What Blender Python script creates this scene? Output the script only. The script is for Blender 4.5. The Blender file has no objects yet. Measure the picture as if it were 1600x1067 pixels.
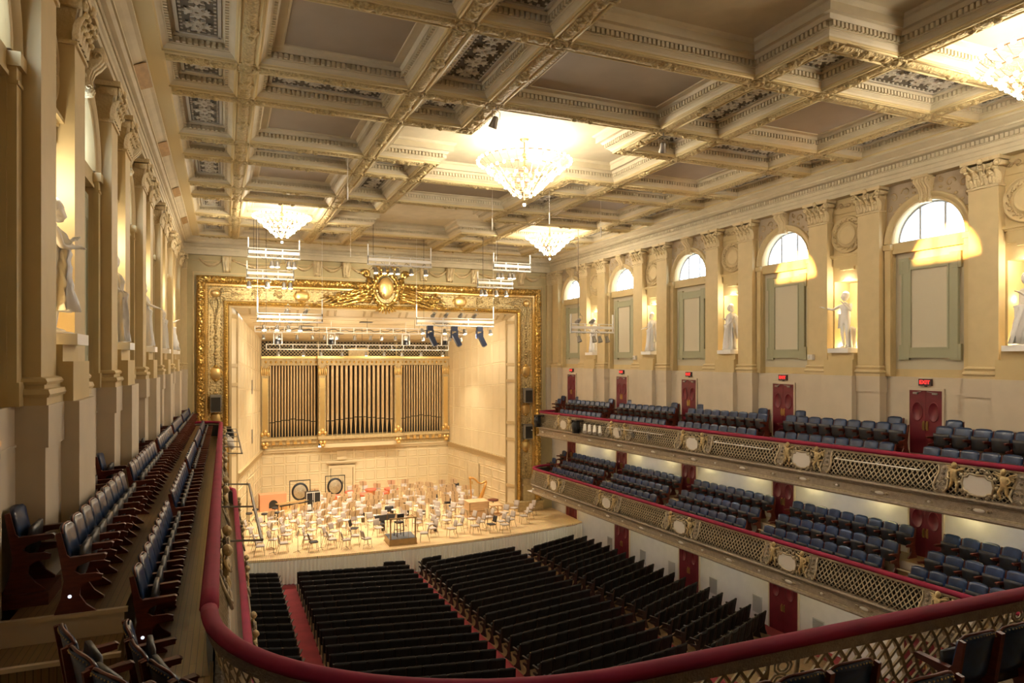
import bpy, math, random
from mathutils import Vector, Matrix, noise
PI = math.pi
S = bpy.context.scene
COL = S.collection
random.seed(7)

# ---------------------------------------------------------------- camera, exposure, sky, sun
cam_d = bpy.data.cameras.new('camera')
cam = bpy.data.objects.new('camera', cam_d); COL.objects.link(cam)
cam.location = (1.95, 0.0, 11.5)
cam.rotation_euler = (PI/2, 0, -math.atan(450/1071.0))
cam_d.sensor_width = 36.0; cam_d.lens = 36.0*1071.0/1600.0
cam_d.shift_y = 26.5/1600.0
cam_d.clip_start = 0.05; cam_d.clip_end = 400
S.camera = cam
vs = S.view_settings
vs.view_transform = 'Standard'; vs.look = 'None'; vs.gamma = 1.0; vs.use_curve_mapping = False
vs.exposure = -0.05
W = bpy.data.worlds.new('sky'); S.world = W; W.use_nodes = True
bg = W.node_tree.nodes['Background']
bg.inputs[0].default_value = (0.72, 0.86, 1.0, 1); bg.inputs[1].default_value = 13.0

def lamp(name, kind, loc, energy, color=(1, .86, .66), size=.3, parent=None, target=None, **kw):
    d = bpy.data.lights.new(name, kind); d.energy = energy; d.color = color
    if kind == 'POINT': d.shadow_soft_size = size
    if kind == 'SPOT': d.shadow_soft_size = size
    if kind == 'AREA': d.size = size
    for k, v in kw.items(): setattr(d, k, v)
    o = bpy.data.objects.new(name, d); COL.objects.link(o); o.location = loc
    if target is not None:
        o.rotation_euler = (Vector(target)-Vector(loc)).to_track_quat('-Z', 'Y').to_euler()
    if parent: o.parent = parent
    return o
sun = lamp('sun', 'SUN', (-30, 20, 20), 45, (1, .50, .13))
sun.data.angle = math.radians(0.7)
sun.rotation_euler = Vector((23.1, -0.65, -0.80)).to_track_quat('-Z', 'Y').to_euler()

CHAND = [(11.2, 20.95, 18.82, .96), (4.4, 33.0, 18.57, .77), (18.0, 33.0, 18.57, .77), (18.0, 8.98, 18.57, .82)]
CH_POWER = [1500, 700, 700, 800]
STAGE_W = 2700
WARM = (1.0, .88, .70)
# ---------------------------------------------------------------- helpers
def tag(o, label=None, cat=None, group=None, kind=None):
    if label: o['label'] = label
    if cat: o['category'] = cat
    if group: o['group'] = group
    if kind: o['kind'] = kind
    return o
def empty(name, loc=(0, 0, 0), rz=0, label=None, cat=None, group=None, kind=None):
    o = bpy.data.objects.new(name, None); COL.objects.link(o); o.empty_display_size = .1
    o.location = loc; o.rotation_euler = (0, 0, rz)
    return tag(o, label, cat, group, kind)
def children(o): return [c for c in CH.get(o.name, [])]
CH = {}
def setpar(c, p):
    c.parent = p; CH.setdefault(p.name, []).append(c)
def copy_tree(o, parent=None, loc=None, rz=None):
    c = o.copy(); COL.objects.link(c)
    if parent: setpar(c, parent)
    if loc is not None: c.location = loc
    if rz is not None: c.rotation_euler = (0, 0, rz)
    for ch in children(o): copy_tree(ch, c)
    return c
def ordn(n):
    w = ['', 'first', 'second', 'third', 'fourth', 'fifth', 'sixth', 'seventh', 'eighth', 'ninth', 'tenth', 'eleventh', 'twelfth', 'thirteenth', 'fourteenth', 'fifteenth', 'sixteenth', 'seventeenth', 'eighteenth', 'nineteenth', 'twentieth']
    if n < len(w): return w[n]
    t = {2: 'twent', 3: 'thirt', 4: 'fort', 5: 'fift', 6: 'sixt'}[n//10]
    return t+'ieth' if n % 10 == 0 else t+'y-'+w[n % 10]

class MB:
    def __init__(s): s.v = []; s.f = []; s.mi = []; s.sm = []; s.m = 0; s.smooth = False; s.xf = None
    def p(s, co):
        if s.xf: co = s.xf(co)
        s.v.append(tuple(co)); return len(s.v)-1
    def face(s, ids):
        s.f.append(tuple(ids)); s.mi.append(s.m); s.sm.append(s.smooth)
    def poly(s, pts): s.face([s.p(q) for q in pts])
    def box(s, x0, x1, y0, y1, z0, z1):
        i = [s.p(q) for q in ((x0,y0,z0),(x1,y0,z0),(x1,y1,z0),(x0,y1,z0),(x0,y0,z1),(x1,y0,z1),(x1,y1,z1),(x0,y1,z1))]
        for q in ((3,2,1,0),(4,5,6,7),(0,1,5,4),(1,2,6,5),(2,3,7,6),(3,0,4,7)): s.face([i[k] for k in q])
    def obox(s, a, b, w, h, up=(0,0,1)):
        # box along a->b, width w (sideways), height h
        a = Vector(a); b = Vector(b); d = (b-a).normalized(); u = Vector(up)
        r = d.cross(u)
        if r.length < 1e-5: r = d.cross(Vector((0,1,0)))
        r.normalize(); u = r.cross(d)
        r *= w/2; u *= h/2
        i = [s.p(q) for q in (a-r-u, a+r-u, a+r+u, a-r+u, b-r-u, b+r-u, b+r+u, b-r+u)]
        for q in ((0,1,2,3),(7,6,5,4),(1,0,4,5),(2,1,5,6),(3,2,6,7),(0,3,7,4)): s.face([i[k] for k in q])
    def prism(s, poly, fn, a, b, cap=True):
        # poly: list of 2D; fn(u,v,w) -> 3D
        n = len(poly)
        A = [s.p(fn(u, v, a)) for u, v in poly]; B = [s.p(fn(u, v, b)) for u, v in poly]
        for k in range(n): s.face((A[k], A[(k+1) % n], B[(k+1) % n], B[k]))
        if cap: s.face(A[::-1]); s.face(B)
    def rings(s, R, closed=True, cap=False, loop=False):
        ids = [[s.p(q) for q in r] for r in R]
        n = len(ids[0]); m = n if closed else n-1
        rr = len(ids) if loop else len(ids)-1
        for i in range(rr):
            a = ids[i]; b = ids[(i+1) % len(ids)]
            for k in range(m): s.face((a[k], a[(k+1) % n], b[(k+1) % n], b[k]))
        if cap: s.face(ids[0][::-1]); s.face(ids[-1])
    def lathe(s, prof, n=16, c=(0,0,0), cap=False):
        s.rings([[(c[0]+r*math.cos(2*PI*k/n), c[1]+r*math.sin(2*PI*k/n), c[2]+z) for k in range(n)] for r, z in prof], cap=cap)
    def lathe_x(s, prof, n=16, c=(0,0,0), sy=1, sz=1, cap=False):
        s.rings([[(c[0]+z, c[1]+sy*r*math.cos(2*PI*k/n), c[2]+sz*r*math.sin(2*PI*k/n)) for k in range(n)] for r, z in prof], cap=cap)
    def tube(s, pts, r, n=6, cap=True, loop=False):
        P = [Vector(q) for q in pts]; R = []; N = len(P)
        rr = r if isinstance(r, (list, tuple)) else [r]*N
        pu = None
        for i in range(N):
            if loop: d = P[(i+1) % N]-P[(i-1) % N]
            else: d = P[min(i+1, N-1)]-P[max(i-1, 0)]
            d.normalize()
            if pu is None:
                u = Vector((0,0,1)) if abs(d.z) < .9 else Vector((1,0,0))
            else: u = pu
            x = d.cross(u)
            if x.length < 1e-4: x = d.cross(Vector((0.3,1,0.2)))
            x.normalize(); u = x.cross(d).normalized(); pu = u
            R.append([P[i]+rr[i]*(math.cos(2*PI*k/n)*x+math.sin(2*PI*k/n)*u) for k in range(n)])
        s.rings(R, cap=cap and not loop, loop=loop)
    def cyl(s, a, b, r0, r1=None, n=10): s.tube([a, b], [r0, r0 if r1 is None else r1], n)
    def ball(s, c, r, nu=10, nv=6, fn=None):
        rx, ry, rz = r if isinstance(r, (tuple, list)) else (r, r, r)
        R = []
        for j in range(nv+1):
            t = -PI/2+PI*j/nv; t = max(min(t, PI/2-.02), -PI/2+.02)
            ring = []
            for k in range(nu):
                a = 2*PI*k/nu
                q = Vector((math.cos(t)*math.cos(a), math.cos(t)*math.sin(a), math.sin(t)))
                if fn: q = fn(q)
                ring.append((c[0]+rx*q.x, c[1]+ry*q.y, c[2]+rz*q.z))
            R.append(ring)
        o = s.smooth; s.smooth = True; s.rings(R, cap=True); s.smooth = o
    def sweep(s, prof, frames, closed=True, cap=True):
        # frames: list of (origin, xdir, ydir); prof (u,v)
        s.rings([[Vector(o)+Vector(x)*u+Vector(y)*v for u, v in prof] for o, x, y in frames], closed=closed, cap=cap and closed)
    def mesh(s, name, mats):
        me = bpy.data.meshes.new(name); me.from_pydata(s.v, [], s.f)
        for m in mats: me.materials.append(m)
        me.polygons.foreach_set('material_index', s.mi)
        me.polygons.foreach_set('use_smooth', s.sm)
        me.update(); return me
    def build(s, name, mats, parent=None, loc=None, rz=0):
        if not isinstance(mats, (list, tuple)): mats = [mats]
        o = bpy.data.objects.new(name, s.mesh(name, mats)); COL.objects.link(o)
        if parent: setpar(o, parent)
        if loc: o.location = loc
        if rz: o.rotation_euler = (0, 0, rz)
        return o
def inst(name, me, parent=None, loc=(0,0,0), rz=0, sc=None, rot=None):
    o = bpy.data.objects.new(name, me); COL.objects.link(o); o.location = loc
    o.rotation_euler = rot if rot else (0, 0, rz)
    if sc: o.scale = sc
    if parent: setpar(o, parent)
    return o

# ---------------------------------------------------------------- materials
def mat(name, col, rough=.6, metal=0, bump=0, bscale=8, var=0, vscale=3, emit=0, ecol=None, spec=.5, kind='noise', stretch=(1,1,1), col2=None, coat=0, sheen=0):
    m = bpy.data.materials.new(name); m.use_nodes = True
    nt = m.node_tree; b = nt.nodes['Principled BSDF']
    b.inputs['Base Color'].default_value = (*col, 1); b.inputs['Roughness'].default_value = rough
    b.inputs['Metallic'].default_value = metal; b.inputs['Specular IOR Level'].default_value = spec
    if coat: b.inputs['Coat Weight'].default_value = coat
    if sheen: b.inputs['Sheen Weight'].default_value = sheen
    if emit:
        b.inputs['Emission Color'].default_value = (*(ecol or col), 1); b.inputs['Emission Strength'].default_value = emit
    if bump or var or col2:
        tc = nt.nodes.new('ShaderNodeTexCoord'); mp = nt.nodes.new('ShaderNodeMapping')
        nt.links.new(tc.outputs['Object'], mp.inputs[0]); mp.inputs['Scale'].default_value = stretch
    if var or col2:
        n = nt.nodes.new('ShaderNodeTexNoise'); n.inputs['Scale'].default_value = vscale; n.inputs['Detail'].default_value = 4
        nt.links.new(mp.outputs[0], n.inputs['Vector'])
        r = nt.nodes.new('ShaderNodeValToRGB')
        c2 = col2 or tuple(c*(1-var) for c in col)
        r.color_ramp.elements[0].color = (*c2, 1); r.color_ramp.elements[1].color = (*col, 1)
        r.color_ramp.elements[0].position = .35; r.color_ramp.elements[1].position = .62
        nt.links.new(n.outputs['Fac'], r.inputs[0]); nt.links.new(r.outputs[0], b.inputs['Base Color'])
    if bump:
        if kind == 'voronoi':
            n2 = nt.nodes.new('ShaderNodeTexVoronoi'); n2.inputs['Scale'].default_value = bscale; out = n2.outputs['Distance']
        elif kind == 'wave':
            n2 = nt.nodes.new('ShaderNodeTexWave'); n2.inputs['Scale'].default_value = bscale; n2.inputs['Distortion'].default_value = 3; out = n2.outputs['Fac']
        else:
            n2 = nt.nodes.new('ShaderNodeTexNoise'); n2.inputs['Scale'].default_value = bscale; n2.inputs['Detail'].default_value = 5; out = n2.outputs['Fac']
        nt.links.new(mp.outputs[0], n2.inputs['Vector'])
        bp = nt.nodes.new('ShaderNodeBump'); bp.inputs['Strength'].default_value = min(bump, 1); bp.inputs['Distance'].default_value = .05*max(bump, 1)
        nt.links.new(out, bp.inputs['Height']); nt.links.new(bp.outputs[0], b.inputs['Normal'])
    return m
def planks(name, c1, c2, rough, width, along='Y', coat=0):
    m = bpy.data.materials.new(name); m.use_nodes = True; nt = m.node_tree; b = nt.nodes['Principled BSDF']
    tc = nt.nodes.new('ShaderNodeTexCoord'); mp = nt.nodes.new('ShaderNodeMapping')
    nt.links.new(tc.outputs['Object'], mp.inputs[0])
    if along == 'Y': mp.inputs['Rotation'].default_value = (0, 0, PI/2)
    br = nt.nodes.new('ShaderNodeTexBrick'); br.inputs['Scale'].default_value = 1
    br.inputs['Brick Width'].default_value = 2.2; br.inputs['Row Height'].default_value = width
    br.inputs['Mortar Size'].default_value = .004; br.inputs['Bias'].default_value = 0
    br.inputs['Color1'].default_value = (*c1, 1); br.inputs['Color2'].default_value = (*c2, 1)
    br.inputs['Mortar'].default_value = (*(q*.35 for q in c2), 1)
    nt.links.new(mp.outputs[0], br.inputs['Vector'])
    n = nt.nodes.new('ShaderNodeTexNoise'); n.inputs['Scale'].default_value = 3; n.inputs['Detail'].default_value = 6
    mp2 = nt.nodes.new('ShaderNodeMapping'); mp2.inputs['Scale'].default_value = (1, 14, 1) if along != 'Y' else (14, 1, 1)
    nt.links.new(tc.outputs['Object'], mp2.inputs[0]); nt.links.new(mp2.outputs[0], n.inputs['Vector'])
    mx = nt.nodes.new('ShaderNodeMixRGB'); mx.blend_type = 'MULTIPLY'; mx.inputs[0].default_value = .5
    nt.links.new(br.outputs['Color'], mx.inputs[1]); nt.links.new(n.outputs['Color'], mx.inputs[2])
    hs = nt.nodes.new('ShaderNodeMixRGB'); hs.blend_type = 'MULTIPLY'; hs.inputs[0].default_value = 1; hs.inputs[2].default_value = (1.3, 1.3, 1.3, 1)
    nt.links.new(mx.outputs[0], hs.inputs[1]); nt.links.new(hs.outputs[0], b.inputs['Base Color'])
    b.inputs['Roughness'].default_value = rough
    if coat: b.inputs['Coat Weight'].default_value = coat
    return m
M = {}
M['wall'] = mat('wall_tan_paint', (.60, .465, .235), .65, var=.08, vscale=1.5)
M['wall_lo'] = mat('wall_cream_paint', (.62, .53, .40), .7, var=.06, vscale=1.5)
M['wall_ground'] = mat('wall_white_paint', (.74, .72, .70), .7, var=.05)
M['pil'] = mat('pilaster_paint', (.63, .495, .265), .6, var=.05)
M['relief'] = mat('relief_plaster', (.60, .46, .25), .7, bump=.8, bscale=14, var=.15, vscale=10)
M['cap'] = mat('capital_plaster', (.68, .55, .32), .6, bump=.5, bscale=20)
M['green'] = mat('green_frame_paint', (.36, .355, .23), .6)
M['spandrel'] = mat('spandrel_dark_paint', (.44, .35, .235), .7, bump=.3, bscale=9)
M['greyfield'] = mat('grey_panel_paint', (.52, .47, .34), .7)
M['cream'] = mat('cream_panel_fabric', (.60, .54, .40), .8)
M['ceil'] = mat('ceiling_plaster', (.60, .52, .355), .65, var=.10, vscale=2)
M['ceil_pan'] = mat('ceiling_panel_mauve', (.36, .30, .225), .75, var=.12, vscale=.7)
M['ceil_gold'] = mat('ceiling_gilt_ornament', (.56, .43, .20), .75, .0, bump=.6, bscale=15, var=.35, vscale=18, kind='voronoi')
M['ceil_edge'] = mat('ceiling_gilt_edge', (.62, .50, .26), .75, .0)
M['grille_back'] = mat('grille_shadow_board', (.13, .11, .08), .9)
M['harp'] = mat('gilded_harp_wood', (.62, .31, .07), .4, .2)
M['grille'] = mat('ceiling_grille_plaster', (.50, .46, .37), .6)
M['dark'] = mat('dark_void', (.03, .025, .018), .9)
M['cherub'] = mat('pale_gilt', (.62, .48, .25), .45, .35, var=.3, vscale=12)
M['gold'] = mat('gold_leaf', (.72, .46, .12), .32, .9, bump=.4, bscale=25, var=.3, vscale=9)
M['gold_rough'] = mat('gold_leaf_carved', (.75, .49, .14), .30, .9, bump=1, bscale=7, var=.55, vscale=12, kind='voronoi')
M['gold_smooth'] = mat('gold_smooth', (.80, .56, .22), .35, .75)
M['silvergilt'] = mat('silver_gilt_carved', (.70, .53, .25), .40, .45, bump=1, bscale=9, var=.5, vscale=14)
M['bronze'] = mat('bronze_lattice', (.50, .42, .29), .42, .45, var=.3, vscale=10)
M['bronze_dk'] = mat('bronze_band', (.40, .335, .26), .5, .25, bump=.6, bscale=40, var=.2, vscale=8)
M['white'] = mat('white_enamel', (.72, .68, .62), .5)
M['velvet'] = mat('crimson_velvet', (.27, .003, .040), .8, var=.18, vscale=2)
M['leather'] = mat('blue_leather', (.013, .042, .125), .28, var=.35, vscale=9, col2=(.009, .024, .07))
M['leather_dk'] = mat('blue_leather_worn', (.030, .035, .045), .42, var=.3, vscale=12, col2=(.03, .024, .02))
M['mahog'] = mat('mahogany', (.13, .024, .012), .42, var=.4, vscale=5, stretch=(1, 1, 5))
M['stud'] = mat('brass_studs', (.55, .42, .22), .3, .9)
M['black'] = mat('black_leather', (.004, .003, .003), .6, var=.4, vscale=6)
M['blackstrap'] = mat('black_seat_frame', (.022, .010, .007), .5)
M['carpet'] = mat('red_carpet', (.24, .022, .028), .95, bump=.2, bscale=60, var=.2, vscale=2)
M['woodfloor'] = planks('dark_floor_boards', (.26, .165, .065), (.19, .12, .048), .30, .07, 'Y', .2)
M['woodfloor2'] = planks('hall_floor_boards', (.22, .13, .05), (.16, .09, .035), .45, .08, 'Y')
M['maple'] = planks('stage_maple_boards', (.86, .63, .34), (.80, .57, .30), .35, .09, 'Y', .2)
M['stagewall'] = mat('stage_shell_cream', (.66, .54, .33), .6, var=.06, vscale=1)
M['stagetrim'] = mat('stage_shell_trim', (.46, .34, .17), .6)
M['organ'] = mat('organ_case_gilt', (.56, .43, .22), .5, .25, bump=.3, bscale=20, var=.2, vscale=8)
M['pipe'] = mat('organ_pipe_gold', (.68, .50, .28), .4, .45)
M['marble'] = mat('white_marble', (.90, .88, .84), .5, bump=.15, bscale=6)
M['skirt'] = mat('white_skirt_cloth', (.86, .82, .72), .9)
M['red_door'] = mat('crimson_door_leather', (.17, .012, .022), .45, var=.25, vscale=3)
M['brass'] = mat('brass', (.62, .42, .16), .3, .9)
M['steel'] = mat('painted_steel_bar', (.80, .78, .74), .45, .2)
M['cable'] = mat('dark_cable', (.05, .04, .035), .6)
M['lampbody'] = mat('lamp_housing_grey', (.30, .28, .25), .4, .6)
M['lampblack'] = mat('lamp_housing_black', (.012, .013, .016), .4)
M['lampblue'] = mat('lamp_housing_blue_black', (.018, .028, .065), .4)
M['lens'] = mat('lamp_lens_lit', (1, .85, .6), .3, emit=6, ecol=(1, .80, .5))
M['lensoff'] = mat('lamp_lens', (.5, .45, .4), .15, .3)
M['bulb'] = mat('lit_bulb', (1, .95, .85), .3, emit=16, ecol=(1, .92, .76))
M['crystal'] = mat('crystal_strings', (.85, .75, .55), .15, .5)
M['copper'] = mat('chandelier_copper', (.62, .26, .10), .35, .7)
M['exitbox'] = mat('exit_sign_box', (.05, .03, .03), .5)
M['exitred'] = mat('exit_letters_lit', (1, .05, .04), .5, emit=1.6, ecol=(1, .03, .03))
M['chairpad'] = mat('mauve_chair_fabric', (.50, .43, .38), .8)
M['chairblack'] = mat('black_chair_pad', (.02, .017, .016), .6)
M['chairframe'] = mat('brass_chair_frame', (.38, .27, .15), .4, .3)
M['standwood'] = mat('tan_music_desk', (.66, .50, .32), .5)
M['standmetal'] = mat('stand_metal', (.28, .2, .12), .4, .6)
M['timp'] = mat('red_timpani_cover', (.62, .13, .07), .6)
M['copperbowl'] = mat('copper_bowl', (.70, .30, .13), .3, .8)
M['crate'] = mat('plywood_crate', (.66, .42, .22), .55, var=.15, vscale=3, stretch=(1, 1, 6))
M['crate2'] = mat('pink_wood_crate', (.66, .32, .17), .55)
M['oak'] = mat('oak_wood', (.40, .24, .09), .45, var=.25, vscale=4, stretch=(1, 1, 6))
M['grey'] = mat('grey_fabric_speaker', (.22, .19, .15), .8)
M['greymat'] = mat('grey_carpet_mat', (.14, .145, .16), .9)
M['vent'] = mat('white_metal_vent', (.50, .49, .47), .5)
M['nosing'] = mat('cream_step_nosing', (.62, .52, .36), .5)
M['brick'] = mat('neighbour_brick', (.35, .22, .16), .9)
M['joist'] = mat('window_frame_grey', (.40, .42, .46), .5)
# glass: thin pane
g = bpy.data.materials.new('window_glass'); g.use_nodes = True; nt = g.node_tree
for n in list(nt.nodes): nt.nodes.remove(n)
o_ = nt.nodes.new('ShaderNodeOutputMaterial'); t_ = nt.nodes.new('ShaderNodeBsdfTransparent'); gl = nt.nodes.new('ShaderNodeBsdfGlossy')
gl.inputs['Roughness'].default_value = .05; mx_ = nt.nodes.new('ShaderNodeMixShader'); mx_.inputs[0].default_value = .05
nt.links.new(t_.outputs[0], mx_.inputs[1]); nt.links.new(gl.outputs[0], mx_.inputs[2]); nt.links.new(mx_.outputs[0], o_.inputs[0])
M['glass'] = g

# ---------------------------------------------------------------- hall dimensions
XL, XR, XC = -0.52, 22.6, 11.2
XP = 11.08
YB, YD = -3.0, 42.0
BAY = 6.02
WC = [15.0+BAY*k for k in range(-3, 5)]      # window centres
NC = [w+BAY/2 for w in WC]                    # niche centres
ZC = 18.2
def fz(y): return .035*max(0, 37-y)
def rail_u(y): return 8.77-.0217*(max(y, 8.0)-11)
def rail_l(y): return 5.3-.0248*(y-11.7)
# ================================================================ ROOM SHELL
def side_xf(side):
    return (lambda c: (XR-c[0], c[1], c[2])) if side > 0 else (lambda c: (XL+c[0], c[1], c[2]))
def local_root(name, side, y, z, **k):
    # empty on a side wall: local +x points into the room
    return empty(name, (XR if side > 0 else XL, y, z), PI if side > 0 else 0, **k)
RW, SPR = 1.22, 15.33       # window radius, springline
NZ0, NZ1, NHW = 11.68, 14.30, .58
def side_wall(side):
    b = MB(); b.xf = side_xf(side)
    def q(u0, u1, z0, z1, n=0, n2=None):
        n2 = n if n2 is None else n2
        b.poly([(n, u0, z0), (n, u1, z0), (n2, u1, z1), (n2, u0, z1)])
    cuts = [YB]
    segs = []
    ev = []
    for w in WC: ev.append((w-1.45, w+1.45, 'w', w))
    for n in NC: ev.append((n-NHW, n+NHW, 'n', n))
    ev.sort(); ev = [e for e in ev if e[0] > YB+.3 and e[1] < YD-.2]
    u = YB
    ZT = 17.35
    for e in ev:
        b.m = 0; q(u, e[0], 10.9, ZT)
        u = e[1]; c = e[3]
        if e[2] == 'n':
            q(e[0], e[1], 10.9, NZ0); q(e[0], e[1], NZ1, ZT)
            d = -.75
            b.m = 2
            b.poly([(d, e[0], NZ0), (d, e[1], NZ0), (d, e[1], NZ1), (d, e[0], NZ1)])
            b.poly([(0, e[0], NZ0), (d, e[0], NZ0), (d, e[0], NZ1), (0, e[0], NZ1)])
            b.poly([(0, e[1], NZ0), (d, e[1], NZ0), (d, e[1], NZ1), (0, e[1], NZ1)])
            b.poly([(0, e[0], NZ1), (d, e[0], NZ1), (d, e[1], NZ1), (0, e[1], NZ1)])
            b.poly([(0, e[0], NZ0), (d, e[0], NZ0), (d, e[1], NZ0), (0, e[1], NZ0)])
        else:
            # spandrels and recessed field below the window
            N = 20
            b.m = 5
            for k in range(N):
                a0 = PI-PI*k/N; a1 = PI-PI*(k+1)/N
                u0, z0 = c+RW*math.cos(a0), SPR+RW*math.sin(a0); u1, z1 = c+RW*math.cos(a1), SPR+RW*math.sin(a1)
                b.poly([(0, u0, z0), (0, u1, z1), (0, u1, ZT), (0, u0, ZT)])
            q(e[0], c-RW, SPR, ZT); q(c+RW, e[1], SPR, ZT); b.m = 0; q(e[0], c-RW, 10.9, SPR); q(c+RW, e[1], 10.9, SPR)
            b.m = 3; q(c-RW, c+RW, 11.15, 15.0, -.14)
            b.m = 0; q(c-RW, c+RW, 10.9, 11.15, -.14, -.14)
            b.box(-.35, .0, c-RW, c+RW, 15.0, SPR)
            for s_ in (-1, 1):
                b.poly([(0, c+s_*RW, 10.9), (-.14, c+s_*RW, 10.9), (-.14, c+s_*RW, 15), (0, c+s_*RW, 15)])
            b.poly([(0, c-RW, 10.9), (-.14, c-RW, 10.9), (-.14, c+RW, 10.9), (0, c+RW, 10.9)])
    b.m = 0; q(u, YD, 10.9, ZT); q(YB, YD, ZT, 19.6)
    # dado: cream above the upper balcony, white below
    b.m = 1; q(YB, YD, 7.6, 10.9, .04); b.poly([(.04, YB, 10.9), (.04, YD, 10.9), (0, YD, 10.9), (0, YB, 10.9)])
    b.box(.04, .06, YB, YD, 10.38, 10.41)
    b.m = 4; q(YB, YD, -1, 7.6, .04)
    # pilaster strips at the jambs of each window bay, arch imposts
    b.m = 0
    for w in WC:
        for s_ in (-1, 1):
            a = w+s_*1.235; c2 = w+s_*1.46; lo, hi = min(a, c2), max(a, c2)
            b.box(0, .10, lo, hi, 10.9, 15.12); b.box(0, .15, lo-.03, hi+.03, 15.12, 15.30); b.box(0, .13, lo-.02, hi+.02, 10.9, 11.2)
            b.box(0, .12, lo-.01, hi+.01, 14.9, 14.95)
        b.box(-.1, .03, w-1.2, w+1.2, 14.98, 15.04)
    o = b.build('wall_left' if side < 0 else 'wall_right', [M['wall'], M['wall_lo'], M['wall'], M['greyfield'], M['wall_ground'], M['spandrel']])
    return tag(o, kind='structure')
wl = side_wall(-1); wr = side_wall(1)

# far (stage) wall with the proscenium opening, rear wall
OX0, OX1, OZ0, OZ1 = 2.40, 20.0, 1.35, 14.42
b = MB(); b.smooth = False
FX0, FX1, FZ1 = .75, 21.42, 16.0
for (x0, x1, z0, z1) in ((XL, FX0, -1, 19.6), (FX1, XR, -1, 19.6), (FX0, FX1, FZ1, 19.6), (FX0, FX1, -1, 1.0)):
    b.poly([(x0, YD, z0), (x1, YD, z0), (x1, YD, z1), (x0, YD, z1)])
b.m = 1
# raised greenish border round the frame
for (x0, x1, z0, z1) in ((.34, .42, 8.0, 16.28), (21.76, 21.84, 8.0, 16.28), (.34, 21.84, 16.28, 16.34), (.3, 22.1, 16.95, 17.0)):
    b.box(x0, x1, YD-.06, YD, z0, z1)
tag(b.build('wall_stage', [mat('stage_wall_olive_paint', (.46, .38, .20), .65, var=.06), M['wall']]), kind='structure')
b = MB(); b.poly([(XL-1, YB, -1), (XR+1, YB, -1), (XR+1, YB, 19.6), (XL-1, YB, 19.6)])
tag(b.build('wall_rear', [M['wall']]), kind='structure')

# main floor, raked; carpets in the aisles
b = MB()
AIS = [(XL, .55, 1), (.55, 4.42, 0), (4.42, 5.28, 1), (5.28, 10.72, 0), (10.72, 11.5, 1), (11.5, 16.95, 0), (16.95, 17.8, 1), (17.8, 21.85, 0), (21.85, XR, 1)]
for x0, x1, m_ in AIS:
    b.m = m_; n = 10
    R = [[(x0, y, fz(y)), (x1, y, fz(y))] for y in (YB, 10, 37.0, YD)]
    b.rings(R, closed=False)
tag(b.build('floor', [M['woodfloor2'], M['carpet']]), kind='structure')

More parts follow.
